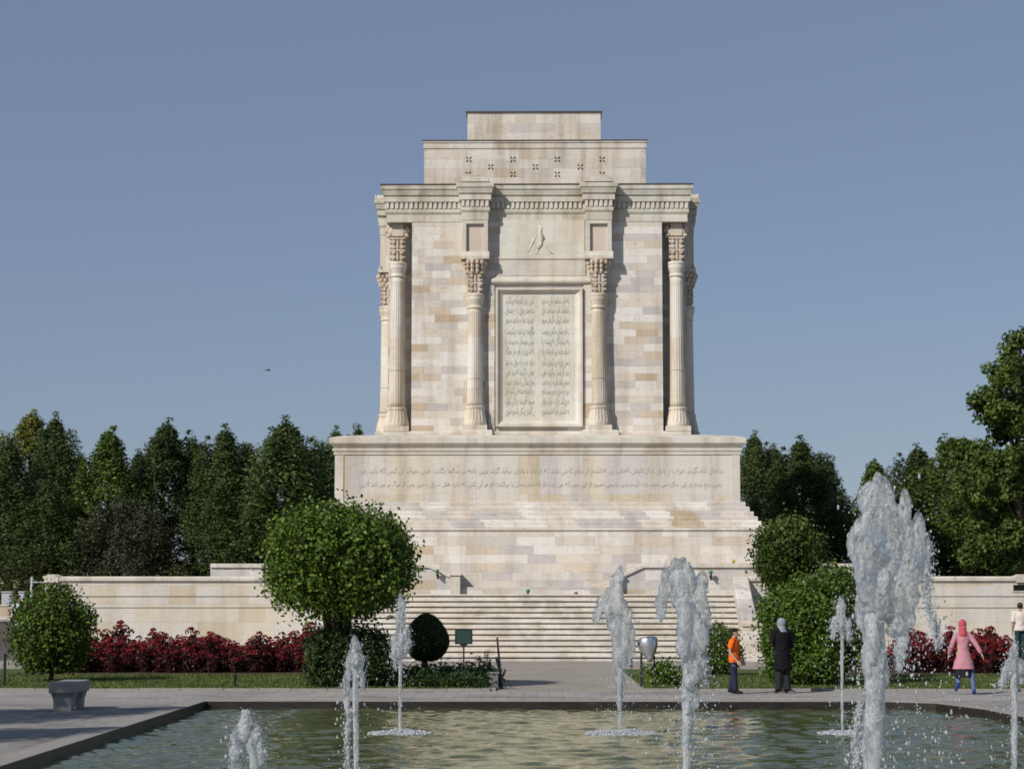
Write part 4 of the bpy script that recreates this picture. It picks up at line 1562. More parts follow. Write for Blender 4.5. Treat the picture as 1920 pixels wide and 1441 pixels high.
spire = lambda t: max(0.04, min(1.0, 1.35 * (0.98 - t)) * min(1, 0.55 + 2.2 * t))
blunt = lambda t: max(0.10, (1 - abs(2 * t - 0.95) ** 3.2)) * (1 if t < 0.9 else 0.75)
plume = lambda t: max(0.05, min(1, 1.8 * (0.98 - t)) * min(1, 0.5 + 1.6 * t))
KINDS = {
    'pine': tree_meshes(1, 10.0, 1.75, plume, M['conifer'], 210, 0.15, 95, 0.50, leaders=6, up=0.6),
    'pine2': tree_meshes(2, 10.0, 1.9, spire, M['conifer'], 230, 0.14, 95, 0.46, leaders=4, up=0.6),
    'grey': tree_meshes(3, 6.0, 2.2, blunt, M['greyconifer'], 230, 0.14, 100, 0.50, leaders=5, up=0.6),
    'broad': tree_meshes(4, 10.0, 2.2, blunt, M['broad'], 230, 0.21, 70, 0.62),
    'broad2': tree_meshes(5, 10.0, 2.0, plume, M['broad'], 210, 0.21, 70, 0.58, leaders=2),
    'yellow': tree_meshes(6, 10.0, 1.9, blunt, M['yellow'], 190, 0.22, 66, 0.6, leaders=1),
}
BASEH = {'pine': 10, 'pine2': 10, 'grey': 6, 'broad': 10, 'broad2': 10, 'yellow': 10}


def bank_z(Y):
    ys = [109.5, 112, 116, 122, 130, 145, 170]
    zs = [-0.1, 1.2, 2.6, 3.5, 4.0, 4.3, 4.5]
    return float(np.interp(Y, ys, zs)) - 0.15


NAMES = {'pine': 'pine_tree', 'pine2': 'conifer_tree', 'grey': 'grey_conifer', 'broad': 'broadleaf_tree', 'broad2': 'poplar_tree', 'yellow': 'yellow_tree'}
TREES = [
    # px, top py, Y, kind, width factor, rotation, label
    (-40, 800, 118, 'pine', 1.4, 0.4, 'dark conifer cut off by the left edge of the photo'),
    (18, 822, 113, 'pine2', 1.5, 2.0, 'dark bushy conifer at the far left edge, in front of the yellowish tree'),
    (60, 772, 121, 'yellow', 1.05, 1.1, 'yellowish green tree top at the far left of the row'),
    (104, 778, 117, 'pine', 1.15, 3.0, 'tall dark conifer just right of the yellowish tree'),
    (150, 850, 125, 'pine2', 1.2, 4.4, 'lower dark conifer in the dip left of the pointed light green tree'),
    (206, 803, 114, 'broad2', 1.25, 0.9, 'pointed lighter green tree with leafy branches to the ground, left row'),
    (262, 846, 120, 'pine', 1.2, 5.2, 'shorter conifer between the light green tree and the tall dark pine'),
    (312, 789, 116, 'pine', 1.5, 1.7, 'tall dark many-topped pine near the middle of the left row'),
    (364, 822, 119, 'pine2', 1.2, 2.9, 'slim pine immediately right of the many-topped dark pine'),
    (424, 800, 115, 'pine', 1.35, 4.0, 'tall green pine in the left row with two narrow tops'),
    (466, 832, 121, 'pine2', 1.1, 0.2, 'narrow dark pine squeezed in beside the biggest dark conifer'),
    (538, 786, 113, 'pine', 1.75, 5.6, 'biggest dark conifer left of the mausoleum, above the clipped tree'),
    (592, 832, 118, 'pine2', 1.25, 3.5, 'dark conifer right of the biggest one, behind the clipped tree'),
    (630, 803, 122, 'pine', 1.1, 0.7, 'conifer whose top shows beside the left corner of the podium'),
    (672, 795, 127, 'pine2', 0.9, 2.2, 'distant conifer tip peeping over the left end of the podium'),
    (235, 935, 111.5, 'grey', 1.1, 0.5, 'low greyish conifer behind the terrace wall, left of centre of the row'),
    (90, 900, 111.5, 'pine2', 1.5, 2.5, 'low dark bushy conifer behind the far left end of the terrace wall'),
    (410, 905, 112.0, 'pine2', 1.5, 4.1, 'low conifer behind the terrace wall beside the raised parapet end'),
    (500, 915, 112.5, 'pine', 1.5, 1.4, 'low dark conifer half hidden by the clipped round tree'),
    (1413, 812, 117, 'pine', 1.15, 1.9, 'dark pine against the right corner of the podium'),
    (1450, 832, 121, 'pine2', 1.1, 0.3, 'slim pine second from the podium on the right'),
    (1502, 821, 115, 'pine', 1.4, 3.7, 'tall dark pine with a leafy top right of the podium'),
    (1552, 855, 119, 'pine2', 1.15, 5.0, 'shorter pine sloping down to the gap of sky on the right'),
    (1485, 920, 112.5, 'pine2', 1.5, 3.0, 'low dark conifer behind the small tree right of the stairs'),
    (1560, 935, 112.5, 'pine2', 1.4, 0.1, 'low dark conifer left of the tallest fountain jet'),
    (1640, 862, 123, 'broad2', 1.2, 2.4, 'tree behind the top of the tallest fountain jet'),
    (1722, 836, 117, 'pine', 1.45, 4.7, 'dark pine right of the tallest fountain jet'),
    (1790, 826, 112, 'broad', 1.35, 1.0, 'broad leafy green tree in front of the tall tree at the right edge'),
    (1850, 850, 109.8, 'broad', 1.25, 2.8, 'dense leafy tree reaching down to the right terrace wall'),
    (1915, 845, 114, 'broad2', 1.4, 0.6, 'leafy tree cut off by the right edge of the photo'),
    (1700, 910, 113.5, 'pine', 1.4, 5.5, 'low dark conifer behind the fountain spray on the right'),
]
first = {}
for px, py, Y, kind, wf, rot, label in TREES:
    q = at(px, py, Y)
    zb = bank_z(Y)
    sc = (q.z - zb) / (BASEH[kind] * 1.03)
    o = thing(NAMES[kind], label, 'tree', (q.x, Y, zb), rot, 'trees behind the terrace')
    wf *= 1.08
    o.scale = (wf * (0.55 + 0.45 * sc), wf * (0.55 + 0.45 * sc), sc)
    cm, tm_ = KINDS[kind]
    link('crown', cm, o)
    link('trunk', tm_, o)

# tall plane tree at the right edge: long limbs with separate leafy masses
YPL = 104.0
def big_tree():
    x0 = AX(1905, 700, YPL)
    o = thing('plane_tree', 'tall spreading green tree at the right edge, its top the highest of all the trees', 'tree', (x0, YPL, 0))
    masses = [(1905, 668, 34, 36), (1885, 700, 34, 28), (1918, 640, 20, 20), (1925, 720, 50, 40), (1835, 752, 30, 16), (1862, 742, 28, 22), (1858, 775, 34, 22), (1900, 775, 50, 35), (1880, 810, 45, 28), (1945, 800, 50, 60),
              (1830, 850, 52, 36), (1790, 846, 34, 24), (1890, 860, 55, 42), (1850, 905, 58, 42), (1915, 930, 60, 50), (1815, 930, 45, 40), (1860, 985, 60, 42), (1920, 1010, 60, 40), (1830, 1030, 42, 30), (1885, 1045, 52, 28), (1960, 900, 60, 90)]
    g = np.random.default_rng(17)
    P, N = [], []
    cs = []
    for (px, py, rx_, rz_) in masses:
        dy = g.uniform(-1.6, 1.6)
        c = at(px, py, YPL + dy)
        c = np.array([c.x - x0, dy, c.z])
        cs.append(c)
        ra = np.array([rx_, 0.5 * (rx_ + rz_), rz_]) / F * YPL
        for k in range(int(4 + rx_ * rz_ / 95)):
            d = g.normal(0, 1, 3)
            d /= np.linalg.norm(d)
            cc = c + d * ra * g.uniform(0.3, 1.0)
            m_ = 70
            e = g.normal(0, 1, (m_, 3))
            e /= np.linalg.norm(e, axis=1, keepdims=True)
            P.append(cc + e * g.uniform(0.2, 1, (m_, 1)) ** 0.5 * 0.42)
            N.append(e + np.array([0, 0, 0.5]))
    link('crown', leaves_mesh('crown', np.concatenate(P), np.concatenate(N), 0.24, M['broad'], 0.6, 0.7, 8), o)
    b = MB()
    b.tube([(0, 0, -0.1), (0.1, 0, 3), (-0.1, 0, 7), (0.05, 0, 11), (0, 0, 13)], [0.34, 0.28, 0.2, 0.11, 0.03], 10)
    for c in cs:
        z0 = max(2.0, c[2] - 0.6 * abs(c[0]) - 1.2)
        b.tube([(0, 0, z0), tuple(c * np.array([0.5, 0.5, 1]) - np.array([0, 0, 0.4])), tuple(c)], [0.10, 0.06, 0.02], 6)
    b.build('trunk', M['bark'], o, smooth=True)
big_tree()

# pale bare trunk in the gap between the right-hand trees
q = at(1791, 1078, 111.5)
t = thing('bare_trunk', 'thin pale bare tree trunk in the gap behind the right terrace wall', 'tree', (q.x, 111.5, bank_z(111.5)))
zt_ = at(1791, 1000, 111.5).z - bank_z(111.5)
MB().tube([(0, 0, -0.1), (0.05, 0, zt_ * 0.5), (0, 0, zt_ + 1.5)], [0.12, 0.10, 0.06], 8).build('trunk', M['concrete'], t, smooth=True)

# two broadleaf trees standing left of the picture shade the paving
for (x, y, sc, lb) in [(-16.6, 26.6, 0.95, 'leafy roadside tree left of the pool, nearer the camera'), (-16.9, 33.0, 0.98, 'leafy roadside tree left of the pool, level with the bench')]:
    o = thing('broadleaf_tree', lb, 'tree', (x, y, 0), y)
    o.scale = (sc, sc, sc)
    link('crown', KINDS['broad'][0], o)
    link('trunk', KINDS['broad'][1], o)

# ---- red celosia-like flowers --------------------------------------------------------
M['redhead'] = leafmat('crimson_flower', [(0.10, 0.006, 0.014), (0.16, 0.009, 0.018), (0.24, 0.015, 0.022), (0.34, 0.040, 0.024)], 0.15)
M['redleaf'] = leafmat('dark_red_leaf', [(0.022, 0.010, 0.010), (0.045, 0.012, 0.014), (0.075, 0.015, 0.018), (0.035, 0.030, 0.014)], 0.15)


def flower_plant(seed):
    g = np.random.default_rng(seed)
    o = thing('flower_plant', 'tall dark-leaved plant with crimson flower heads', 'flower', (0, 0, 0))
    st_ = MB()
    P, N = [], []
    heads = []
    for k in range(7):
        a = k * 2.399
        h = g.uniform(0.50, 1.0) * (1.15 if k == 0 else 1)
        bx, by = 0.10 * math.cos(a), 0.10 * math.sin(a)
        r = 0.05 + 0.20 * (k / 7) ** 0.6
        tx, ty = r * math.cos(a), r * math.sin(a)
        st_.tube([(bx, by, -0.03), ((bx + tx) / 2, (by + ty) / 2, h * 0.5), (tx, ty, h)], [0.014, 0.011, 0.007], 5)
        n = 46
        t = g.uniform(0.05, 0.95, n)
        c = np.column_stack([bx + (tx - bx) * t + g.normal(0, 0.07, n), by + (ty - by) * t + g.normal(0, 0.07, n), h * t])
        P.append(c)
        N.append(g.normal(0, 1, (n, 3)) + np.array([0, 0, 0.7]))
        m_ = 42
        d = g.normal(0, 1, (m_, 3))
        d /= np.linalg.norm(d, axis=1, keepdims=True)
        hr = g.uniform(0.07, 0.14)
        hp = np.column_stack([d[:, 0] * hr, d[:, 1] * hr, np.abs(d[:, 2]) * hr * 0.85 - 0.02])
        hm = leaves_mesh('flower_head', hp, d + np.array([0, 0, 0.4]), 0.075, M['redhead'], 0.6, 0.6, seed * 10 + k)
        link('flower_head', hm, o, (tx, ty, h))
    st_.build('stems', M['redleaf'], o)
    link('leaves', leaves_mesh('leaves', np.concatenate(P), np.concatenate(N), 0.15, M['redleaf'], 0.45, 0.5, seed), o)
    return o


protos = [flower_plant(100 + i) for i in range(5)]
used = [False] * 5
gf = random.Random(12)
LBL = 'tall crimson-flowered plant in the dense red bed in front of the left terrace wall'
LBR = 'tall crimson-flowered plant in the dense red bed in front of the right terrace wall'
for side_, (x0, x1, n) in (('l', (AX(120, 1258, 62), AX(590, 1258, 62), 23)), ('r', (AX(1690, 1262, 62), AX(1935, 1262, 62), 12))):
    for row_, yy in enumerate((61.0, 61.8, 62.6, 63.4)):
        for i in range(n):
            k = gf.randrange(5)
            o = protos[k] if not used[k] else copy_tree(protos[k])
            used[k] = True
            x = x0 + (x1 - x0) * (i + 0.5 + gf.uniform(-.35, .35)) / n
            o.location = (x, yy + gf.uniform(-.3, .3), 0.05)
            o.rotation_euler = (0, 0, gf.uniform(0, 6.28))
            s = gf.choice([0.74, 0.82, 0.92, 0.98, 1.05, 1.12, 1.36]) * (0.76 + 0.065 * row_)
            o.scale = (s, s, s * (1.0 + 0.04 * math.sin(x * 1.7)))
            o['label'] = LBL if side_ == 'l' else LBR
            o['group'] = 'red flowers in the left bed' if side_ == 'l' else 'red flowers in the right bed'

# ------------------------------------------------------------------ fountain jets
def foam_mat(name, lo, hi, scale, body=(0.90, 0.92, 0.94), clear=0.4):
    """aerated water: part clear, part white froth, glossy"""
    m = NT(name)
    p = pos(m)
    a = m.noise(m.mapping(p, (1, 1, 0.30)), scale, 5, 0.65, 0.5)
    b = m.noise(m.mapping(p, (1, 1, 0.45)), scale * 4, 4, 0.7)
    f = m.ramp(m.math('ADD', m.math('MULTIPLY', a, 0.65), m.math('MULTIPLY', b, 0.35)), [(0.41, (lo,) * 3), (0.58, (hi,) * 3)])
    d = m.n('ShaderNodeBsdfDiffuse')
    d.inputs['Color'].default_value = (*body, 1)
    t = m.n('ShaderNodeBsdfTranslucent')
    t.inputs['Color'].default_value = (*body, 1)
    dt = m.n('ShaderNodeMixShader')
    dt.inputs[0].default_value = 0.55
    m.l(d.outputs[0], dt.inputs[1])
    m.l(t.outputs[0], dt.inputs[2])
    tp = m.n('ShaderNodeBsdfTransparent')
    tp.inputs['Color'].default_value = (0.95, 0.97, 0.97, 1)
    rf = m.n('ShaderNodeBsdfRefraction')
    rf.inputs['IOR'].default_value = 1.22
    rf.inputs['Roughness'].default_value = 0.08
    rf.inputs['Color'].default_value = (0.97, 0.98, 0.98, 1)
    tr = m.n('ShaderNodeMixShader')
    tr.inputs[0].default_value = clear
    m.l(tp.outputs[0], tr.inputs[1])
    m.l(rf.outputs[0], tr.inputs[2])
    mx = m.n('ShaderNodeMixShader')
    m.l(f, mx.inputs[0])
    m.l(tr.outputs[0], mx.inputs[1])
    m.l(dt.outputs[0], mx.inputs[2])
    g = m.n('ShaderNodeBsdfGlossy')
    g.inputs['Roughness'].default_value = 0.12
    g.inputs['Color'].default_value = (0.95, 0.97, 1, 1)
    m.l(m.bump(b, 0.6, 0.03), g.inputs['Normal'])
    fr = m.n('ShaderNodeFresnel')
    fr.inputs['IOR'].default_value = 1.33
    mx2 = m.n('ShaderNodeMixShader')
    m.l(m.math('MULTIPLY', fr.outputs[0], 1.0), mx2.inputs[0])
    m.l(mx.outputs[0], mx2.inputs[1])
    m.l(g.outputs[0], mx2.inputs[2])
    return m.done(mx2.outputs[0])


M['foam'] = foam_mat('frothy_water', 0.04, 0.56, 15.0, (0.93, 0.95, 0.97), 0.55)
M['jetcore'] = foam_mat('jet_water', 0.18, 0.72, 14.0)
M['drop'] = foam_mat('water_drop', 0.35, 0.75, 20.0, (0.93, 0.95, 0.97), 0.2)
M['nozzle'] = simple('brass_nozzle', (0.30, 0.20, 0.10), 0.4, 0.5, 0.7)

ICO = None
def ico():
    global ICO
    if ICO is None:
        bm = bmesh.new()
        bmesh.ops.create_icosphere(bm, subdivisions=1, radius=1)
        bm.verts.ensure_lookup_table()
        ICO = (np.array([v.co[:] for v in bm.verts]), [tuple(v.index for v in f.verts) for f in bm.faces])
        bm.free()
    return ICO


def drops_mesh(name, P, Rr, stretch, mat):
    V0, F0 = ico()
    n = len(P)
    nv, nf = len(V0), len(F0)
    S = np.stack([Rr, Rr, Rr * stretch], axis=1)
    V = (V0[None] * S[:, None, :] + P[:, None, :]).reshape(-1, 3)
    Fa = (np.array(F0)[None] + (np.arange(n) * nv)[:, None, None]).reshape(-1)
    me = bpy.data.meshes.new(name)
    me.vertices.add(n * nv)
    me.vertices.foreach_set('co', V.reshape(-1))
    me.loops.add(n * nf * 3)
    me.loops.foreach_set('vertex_index', Fa.astype(np.int32))
    me.polygons.add(n * nf)
    me.polygons.foreach_set('loop_start', np.arange(0, n * nf * 3, 3, dtype=np.int32))
    me.polygons.foreach_set('loop_total', np.full(n * nf, 3, dtype=np.int32))
    me.polygons.foreach_set('use_smooth', np.ones(n * nf, bool))
    me.materials.append(mat)
    me.update()
    return me


def jet(x_px, Y, core, lobes, seed, label, drops=600, spread=1.0, splash=0.0, voxel=0.016, thin=False):
    """core: [(px, py, r_px)] rising water; lobes: list of such polylines of falling, breaking water"""
    g = np.random.default_rng(seed)
    b0 = at(x_px, 1300, Y)
    o = thing('fountain_jet', label, 'fountain', (b0.x, Y, WATER_Z), 0, 'jets of the pool fountain')
    sc = Y / F
    def loc(px, py, dy=0.0):
        q = at(px, py, Y)
        return Vector((q.x - b0.x, dy, q.z - WATER_Z))
    cpts = [(Vector((loc(core[0][0], core[0][1]).x, 0, -0.08)), core[0][2] * sc)] + [(loc(px, py), r * sc) for px, py, r in core]
    # densify and roughen the core
    P, Rd = [], []
    for i in range(len(cpts) - 1):
        (a, ra), (b, rb) = cpts[i], cpts[i + 1]
        n = max(2, int((b - a).length / 0.07))
        for k in range(n):
            t = k / n
            P.append(a.lerp(b, t) + Vector((g.normal(0, ra * 0.07), g.normal(0, ra * 0.07), 0)))
            tt = (i + t) / len(cpts)
            Rd.append((ra + (rb - ra) * t) * (0.82 - 0.45 * max(0, tt - 0.35)) * (1 + 0.07 * math.sin(len(P) * 1.7 + seed) + g.normal(0, 0.03)))
    P.append(cpts[-1][0])
    Rd.append(cpts[-1][1] * 0.6)
    MB().tube(P, Rd, 12).build('jet_column', M['jetcore'], o, smooth=True)
    MB().lathe([(0.045, -0.25), (0.045, -0.02), (0.035, 0.02), (0.03, 0.05)], 14, c=(P[0].x, 0, 0)).build('nozzle', M['nozzle'], o)
    # frothy masses
    fb = MB()
    allp = []
    for lobe in lobes:
        for i in range(len(lobe) - 1):
            (x0, y0, r0), (x1, y1, r1) = lobe[i], lobe[i + 1]
            a, b = loc(x0, y0), loc(x1, y1)
            L_ = (b - a).length
            rm = 0.5 * (r0 + r1) * sc
            n = int(max(8, 9.0 * L_ / rm))
            for k in range(n):
                t = g.uniform(0, 1)
                r = (r0 + (r1 - r0) * t) * sc
                c = a.lerp(b, t)
                d = g.normal(0, 1, 3)
                d /= np.linalg.norm(d)
                q = c + Vector(d * np.array([1, 0.8, 0.9])) * r * 0.72 * g.uniform(0.25, 1.0)
                e = r * g.uniform(0.26, 0.50)
                fb.ell(q, (e * g.uniform(0.7, 1.1), e * 0.9, e * g.uniform(1.2, 2.6)), 8, 6)
                allp.append((q, r))
    if allp:
        me = remeshed(fb, voxel, M['foam'], True, 6, (0.04, 0.032))
        link('froth', me, o)
    # fine froth clinging to the breaking water
    if allp:
        n = int(drops * 2.4)
        k = g.integers(len(allp), size=n)
        Qc = np.array([list(q) for q, r in allp])[k]
        Rq = np.array([r for q, r in allp])[k]
        FP = Qc + g.normal(0, 0.62, (n, 3)) * Rq[:, None]
        ok = FP[:, 2] > 0
        fr_ = link('spray', drops_mesh('spray', FP[ok], (0.0018 + 0.0040 * g.uniform(0, 1, n) ** 2.5)[ok] * (Y / 24.0) ** 0.6, g.uniform(0.8, 2.0, n)[ok], M['drop']), o)
        fr_['kind'] = 'stuff'
    # drops thrown off
    n = drops
    DP, DR, DS = [], [], []
    src = allp + [(p_, r_) for p_, r_ in zip(P[len(P) // 3:], Rd[len(P) // 3:])]
    hmax = max(q.z for q, r in src)
    for i in range(n):
        q, r = src[int(g.integers(len(src)))]
        u = g.uniform()
        if u < 0.55:      # hugging the water
            c = np.array(q) + g.normal(0, 0.75, 3) * r
        else:             # falling back
            fall = g.uniform(0, 1) ** 1.3 * q.z
            out_ = spread * (0.05 + 0.10 * math.sqrt(max(fall, 0)))
            c = np.array(q) + np.array([g.normal(0, 1) * out_ + g.normal(0, r), g.normal(0, 1) * out_, -fall])
        if c[2] < 0.0 or c[2] > hmax + 0.12:
            continue
        DP.append(c)
        DR.append(0.004 + 0.009 * g.uniform() ** 3)
        DS.append(g.uniform(1.0, 2.6))
    d = link('droplets', drops_mesh('droplets', np.array(DP), np.array(DR), np.array(DS), M['drop']), o)
    d['kind'] = 'stuff'
    if splash:
        n = int(900 * splash)
        a = g.uniform(0, 2 * math.pi, n)
        r = splash * 0.62 * np.sqrt(g.uniform(0.0, 1, n))
        z = np.abs(g.normal(0, 0.035, n)) * (1.15 - r / (splash * 0.7))
        Pm = np.column_stack([r * np.cos(a), r * np.sin(a), z])
        Rm = 0.010 + 0.028 * g.uniform(0, 1, n) ** 2
        s_ = link('splash', drops_mesh('splash', Pm, Rm, np.full(n, 0.7), M['drop']), o)
        s_['kind'] = 'stuff'
    return o


# back row
jet(750, 37.2, [(750, 1378, 3.2), (750, 1300, 3.8), (751, 1225, 4.5), (752, 1150, 7)],
    [[(752, 1120, 9), (753, 1150, 11), (751, 1180, 13)], [(742, 1185, 9), (738, 1215, 9), (742, 1240, 6)], [(762, 1180, 8), (765, 1205, 8), (760, 1230, 6)], [(750, 1190, 14), (750, 1228, 12)]],
    1, 'slim low fountain jet with a small ball of froth, in front of the egg-shaped shrub', 420, 0.6, 0.9, 0.013)
jet(1162, 37.2, [(1162, 1374, 4), (1162, 1290, 5.5), (1162, 1230, 8), (1161, 1150, 12)],
    [[(1163, 1062, 5), (1161, 1080, 12), (1156, 1105, 22), (1155, 1140, 30), (1160, 1180, 28), (1163, 1220, 22), (1163, 1265, 13), (1162, 1310, 8)], [(1140, 1110, 14), (1126, 1135, 15), (1118, 1160, 9)], [(1177, 1150, 13), (1181, 1200, 13), (1179, 1245, 8)]],
    2, 'pointed fountain jet in the back row with white foam ring, right of the staircase middle', 900, 1.1, 1.0, 0.016)
jet(1579, 37.2, [(1579, 1374, 2.6), (1579, 1290, 3.2), (1579, 1200, 4.5), (1577, 1140, 8)],
    [[(1576, 1122, 9), (1576, 1150, 12), (1577, 1180, 12)], [(1566, 1165, 9), (1563, 1195, 6)], [(1590, 1165, 8), (1592, 1200, 6)]],
    3, 'thin fountain jet in front of the big shrub, right of the person in black', 480, 0.9, 0.7, 0.013)
# middle row
jet(666, 24.8, [(668, 1440, 6), (667, 1350, 7), (666, 1270, 8.5), (664, 1215, 11)],
    [[(663, 1195, 10), (664, 1215, 15), (663, 1245, 15)], [(654, 1240, 10), (650, 1280, 10), (646, 1310, 8)], [(674, 1220, 9), (678, 1260, 9), (682, 1290, 7)], [(650, 1310, 9), (653, 1340, 8), (650, 1390, 5), (653, 1440, 4)]],
    4, 'narrow fountain jet at mid left, in front of the square hedge', 520, 0.55, 0.0, 0.012)
jet(1288, 24.8, [(1287, 1440, 9), (1288, 1370, 11), (1290, 1280, 15), (1290, 1200, 18), (1286, 1130, 20)],
    [[(1280, 1062, 20), (1284, 1088, 34), (1286, 1120, 46), (1290, 1170, 40), (1293, 1230, 30), (1292, 1300, 20), (1289, 1360, 13), (1288, 1400, 10)], [(1262, 1078, 20), (1248, 1100, 22), (1240, 1130, 16), (1240, 1160, 8)], [(1306, 1095, 24), (1318, 1125, 22), (1320, 1165, 14), (1318, 1200, 8)], [(1318, 1225, 6), (1324, 1255, 6), (1320, 1285, 5)]],
    5, 'wide frothy fountain jet before the right end of the stairs, left of the boy', 1300, 1.15, 0.0, 0.013)
jet(1902, 24.8, [(1902, 1440, 6), (1902, 1350, 7.5), (1901, 1270, 9), (1900, 1225, 12)],
    [[(1900, 1205, 12), (1899, 1235, 16), (1896, 1270, 15)], [(1888, 1250, 10), (1880, 1285, 7)], [(1910, 1240, 10), (1916, 1280, 9)]],
    6, 'small fountain jet cut by the right edge of the photo', 420, 0.7, 0.0, 0.012)
# front jets
jet(1640, 20.0, [(1634, 1440, 21), (1640, 1340, 24), (1640, 1250, 26), (1637, 1160, 30), (1634, 1080, 32)],
    [[(1650, 918, 24), (1644, 940, 40), (1636, 970, 52), (1634, 1030, 54), (1636, 1090, 48), (1638, 1160, 40), (1640, 1250, 30), (1640, 1340, 25)],
     [(1655, 955, 28), (1684, 965, 34), (1706, 980, 35), (1712, 1012, 36), (1712, 1055, 38), (1704, 1105, 35), (1694, 1150, 28), (1690, 1205, 18), (1688, 1255, 10)],
     [(1670, 960, 26), (1676, 1010, 24), (1676, 1070, 20), (1672, 1130, 14), (1670, 1190, 9)],
     [(1738, 1010, 10), (1740, 1070, 10), (1736, 1110, 10), (1744, 1150, 7), (1756, 1180, 7), (1760, 1215, 5)], [(1612, 1320, 6), (1606, 1380, 6), (1604, 1440, 5)]],
    7, 'tallest and thickest fountain jet at the right, splitting into two heads', 2600, 1.5, 0.0, 0.012)
jet(462, 20.0, [(476, 1440, 10), (472, 1400, 12), (468, 1360, 13)],
    [[(461, 1338, 9), (460, 1355, 18), (462, 1380, 22)], [(446, 1372, 14), (440, 1405, 14), (438, 1440, 10)], [(478, 1365, 14), (486, 1400, 13), (490, 1430, 10)]],
    8, 'short stubby fountain jet at the lower left of the pool', 420, 0.6, 0.0, 0.011)

# ------------------------------------------------------------------ people
M['skin'] = simple('skin', (0.42, 0.26, 0.18), 0.55, 0.35, var=0.06, scale=20)
M['hair'] = simple('black_hair', (0.012, 0.010, 0.009), 0.45, 0.4)
M['eye'] = simple('eye', (0.03, 0.02, 0.015), 0.2, 0.5)


def cloth(name, col, var=0.12):
    return simple(name, col, 0.85, 0.15, var=var, scale=10, bump=0.25)


def V(*a):
    return Vector(a)


def hand_parts(mb, wrist, d, side, H, curl=0.35):
    """palm, four unequal bent fingers and a thumb leaving the side of the palm"""
    d = Vector(d).normalized()
    back = Vector((side, 0, 0)) - d * d.dot(Vector((side, 0, 0)))      # back of the hand points outward
    back.normalize()
    across = d.cross(back).normalized()                                # towards the little finger or thumb
    if across.y > 0:
        across = -across                                               # thumb side looks forward (-y)
    k = H / 1.7
    w = Vector(wrist)
    palm_end = w + d * 0.085 * k
    for t in (-0.030, -0.010, 0.010, 0.030):
        mb.tube([w + across * t * 0.5 * k, w + across * t * k + d * 0.05 * k, palm_end + across * t * k], [0.016 * k, 0.016 * k, 0.013 * k], 8)
    for i, (t, ln) in enumerate(((0.030, 0.068), (0.010, 0.078), (-0.010, 0.073), (-0.030, 0.056))):
        p0 = palm_end + across * t * k * 1.05
        d1 = (d - back * curl * 0.6).normalized()
        d2 = (d - back * curl * 1.6).normalized()
        p1 = p0 + d1 * ln * 0.5 * k
        p2 = p1 + d2 * ln * 0.5 * k
        mb.tube([p0 - d * 0.012 * k, p1, p2], [0.0105 * k, 0.0095 * k, 0.0075 * k], 8)
    t0 = w + d * 0.025 * k + across * 0.026 * k
    t1 = t0 + (d * 0.55 + across * 0.75 - back * 0.25).normalized() * 0.040 * k
    t2 = t1 + (d * 0.85 + across * 0.35 - back * 0.35).normalized() * 0.032 * k
    mb.tube([t0, t1, t2], [0.014 * k, 0.011 * k, 0.008 * k], 8)


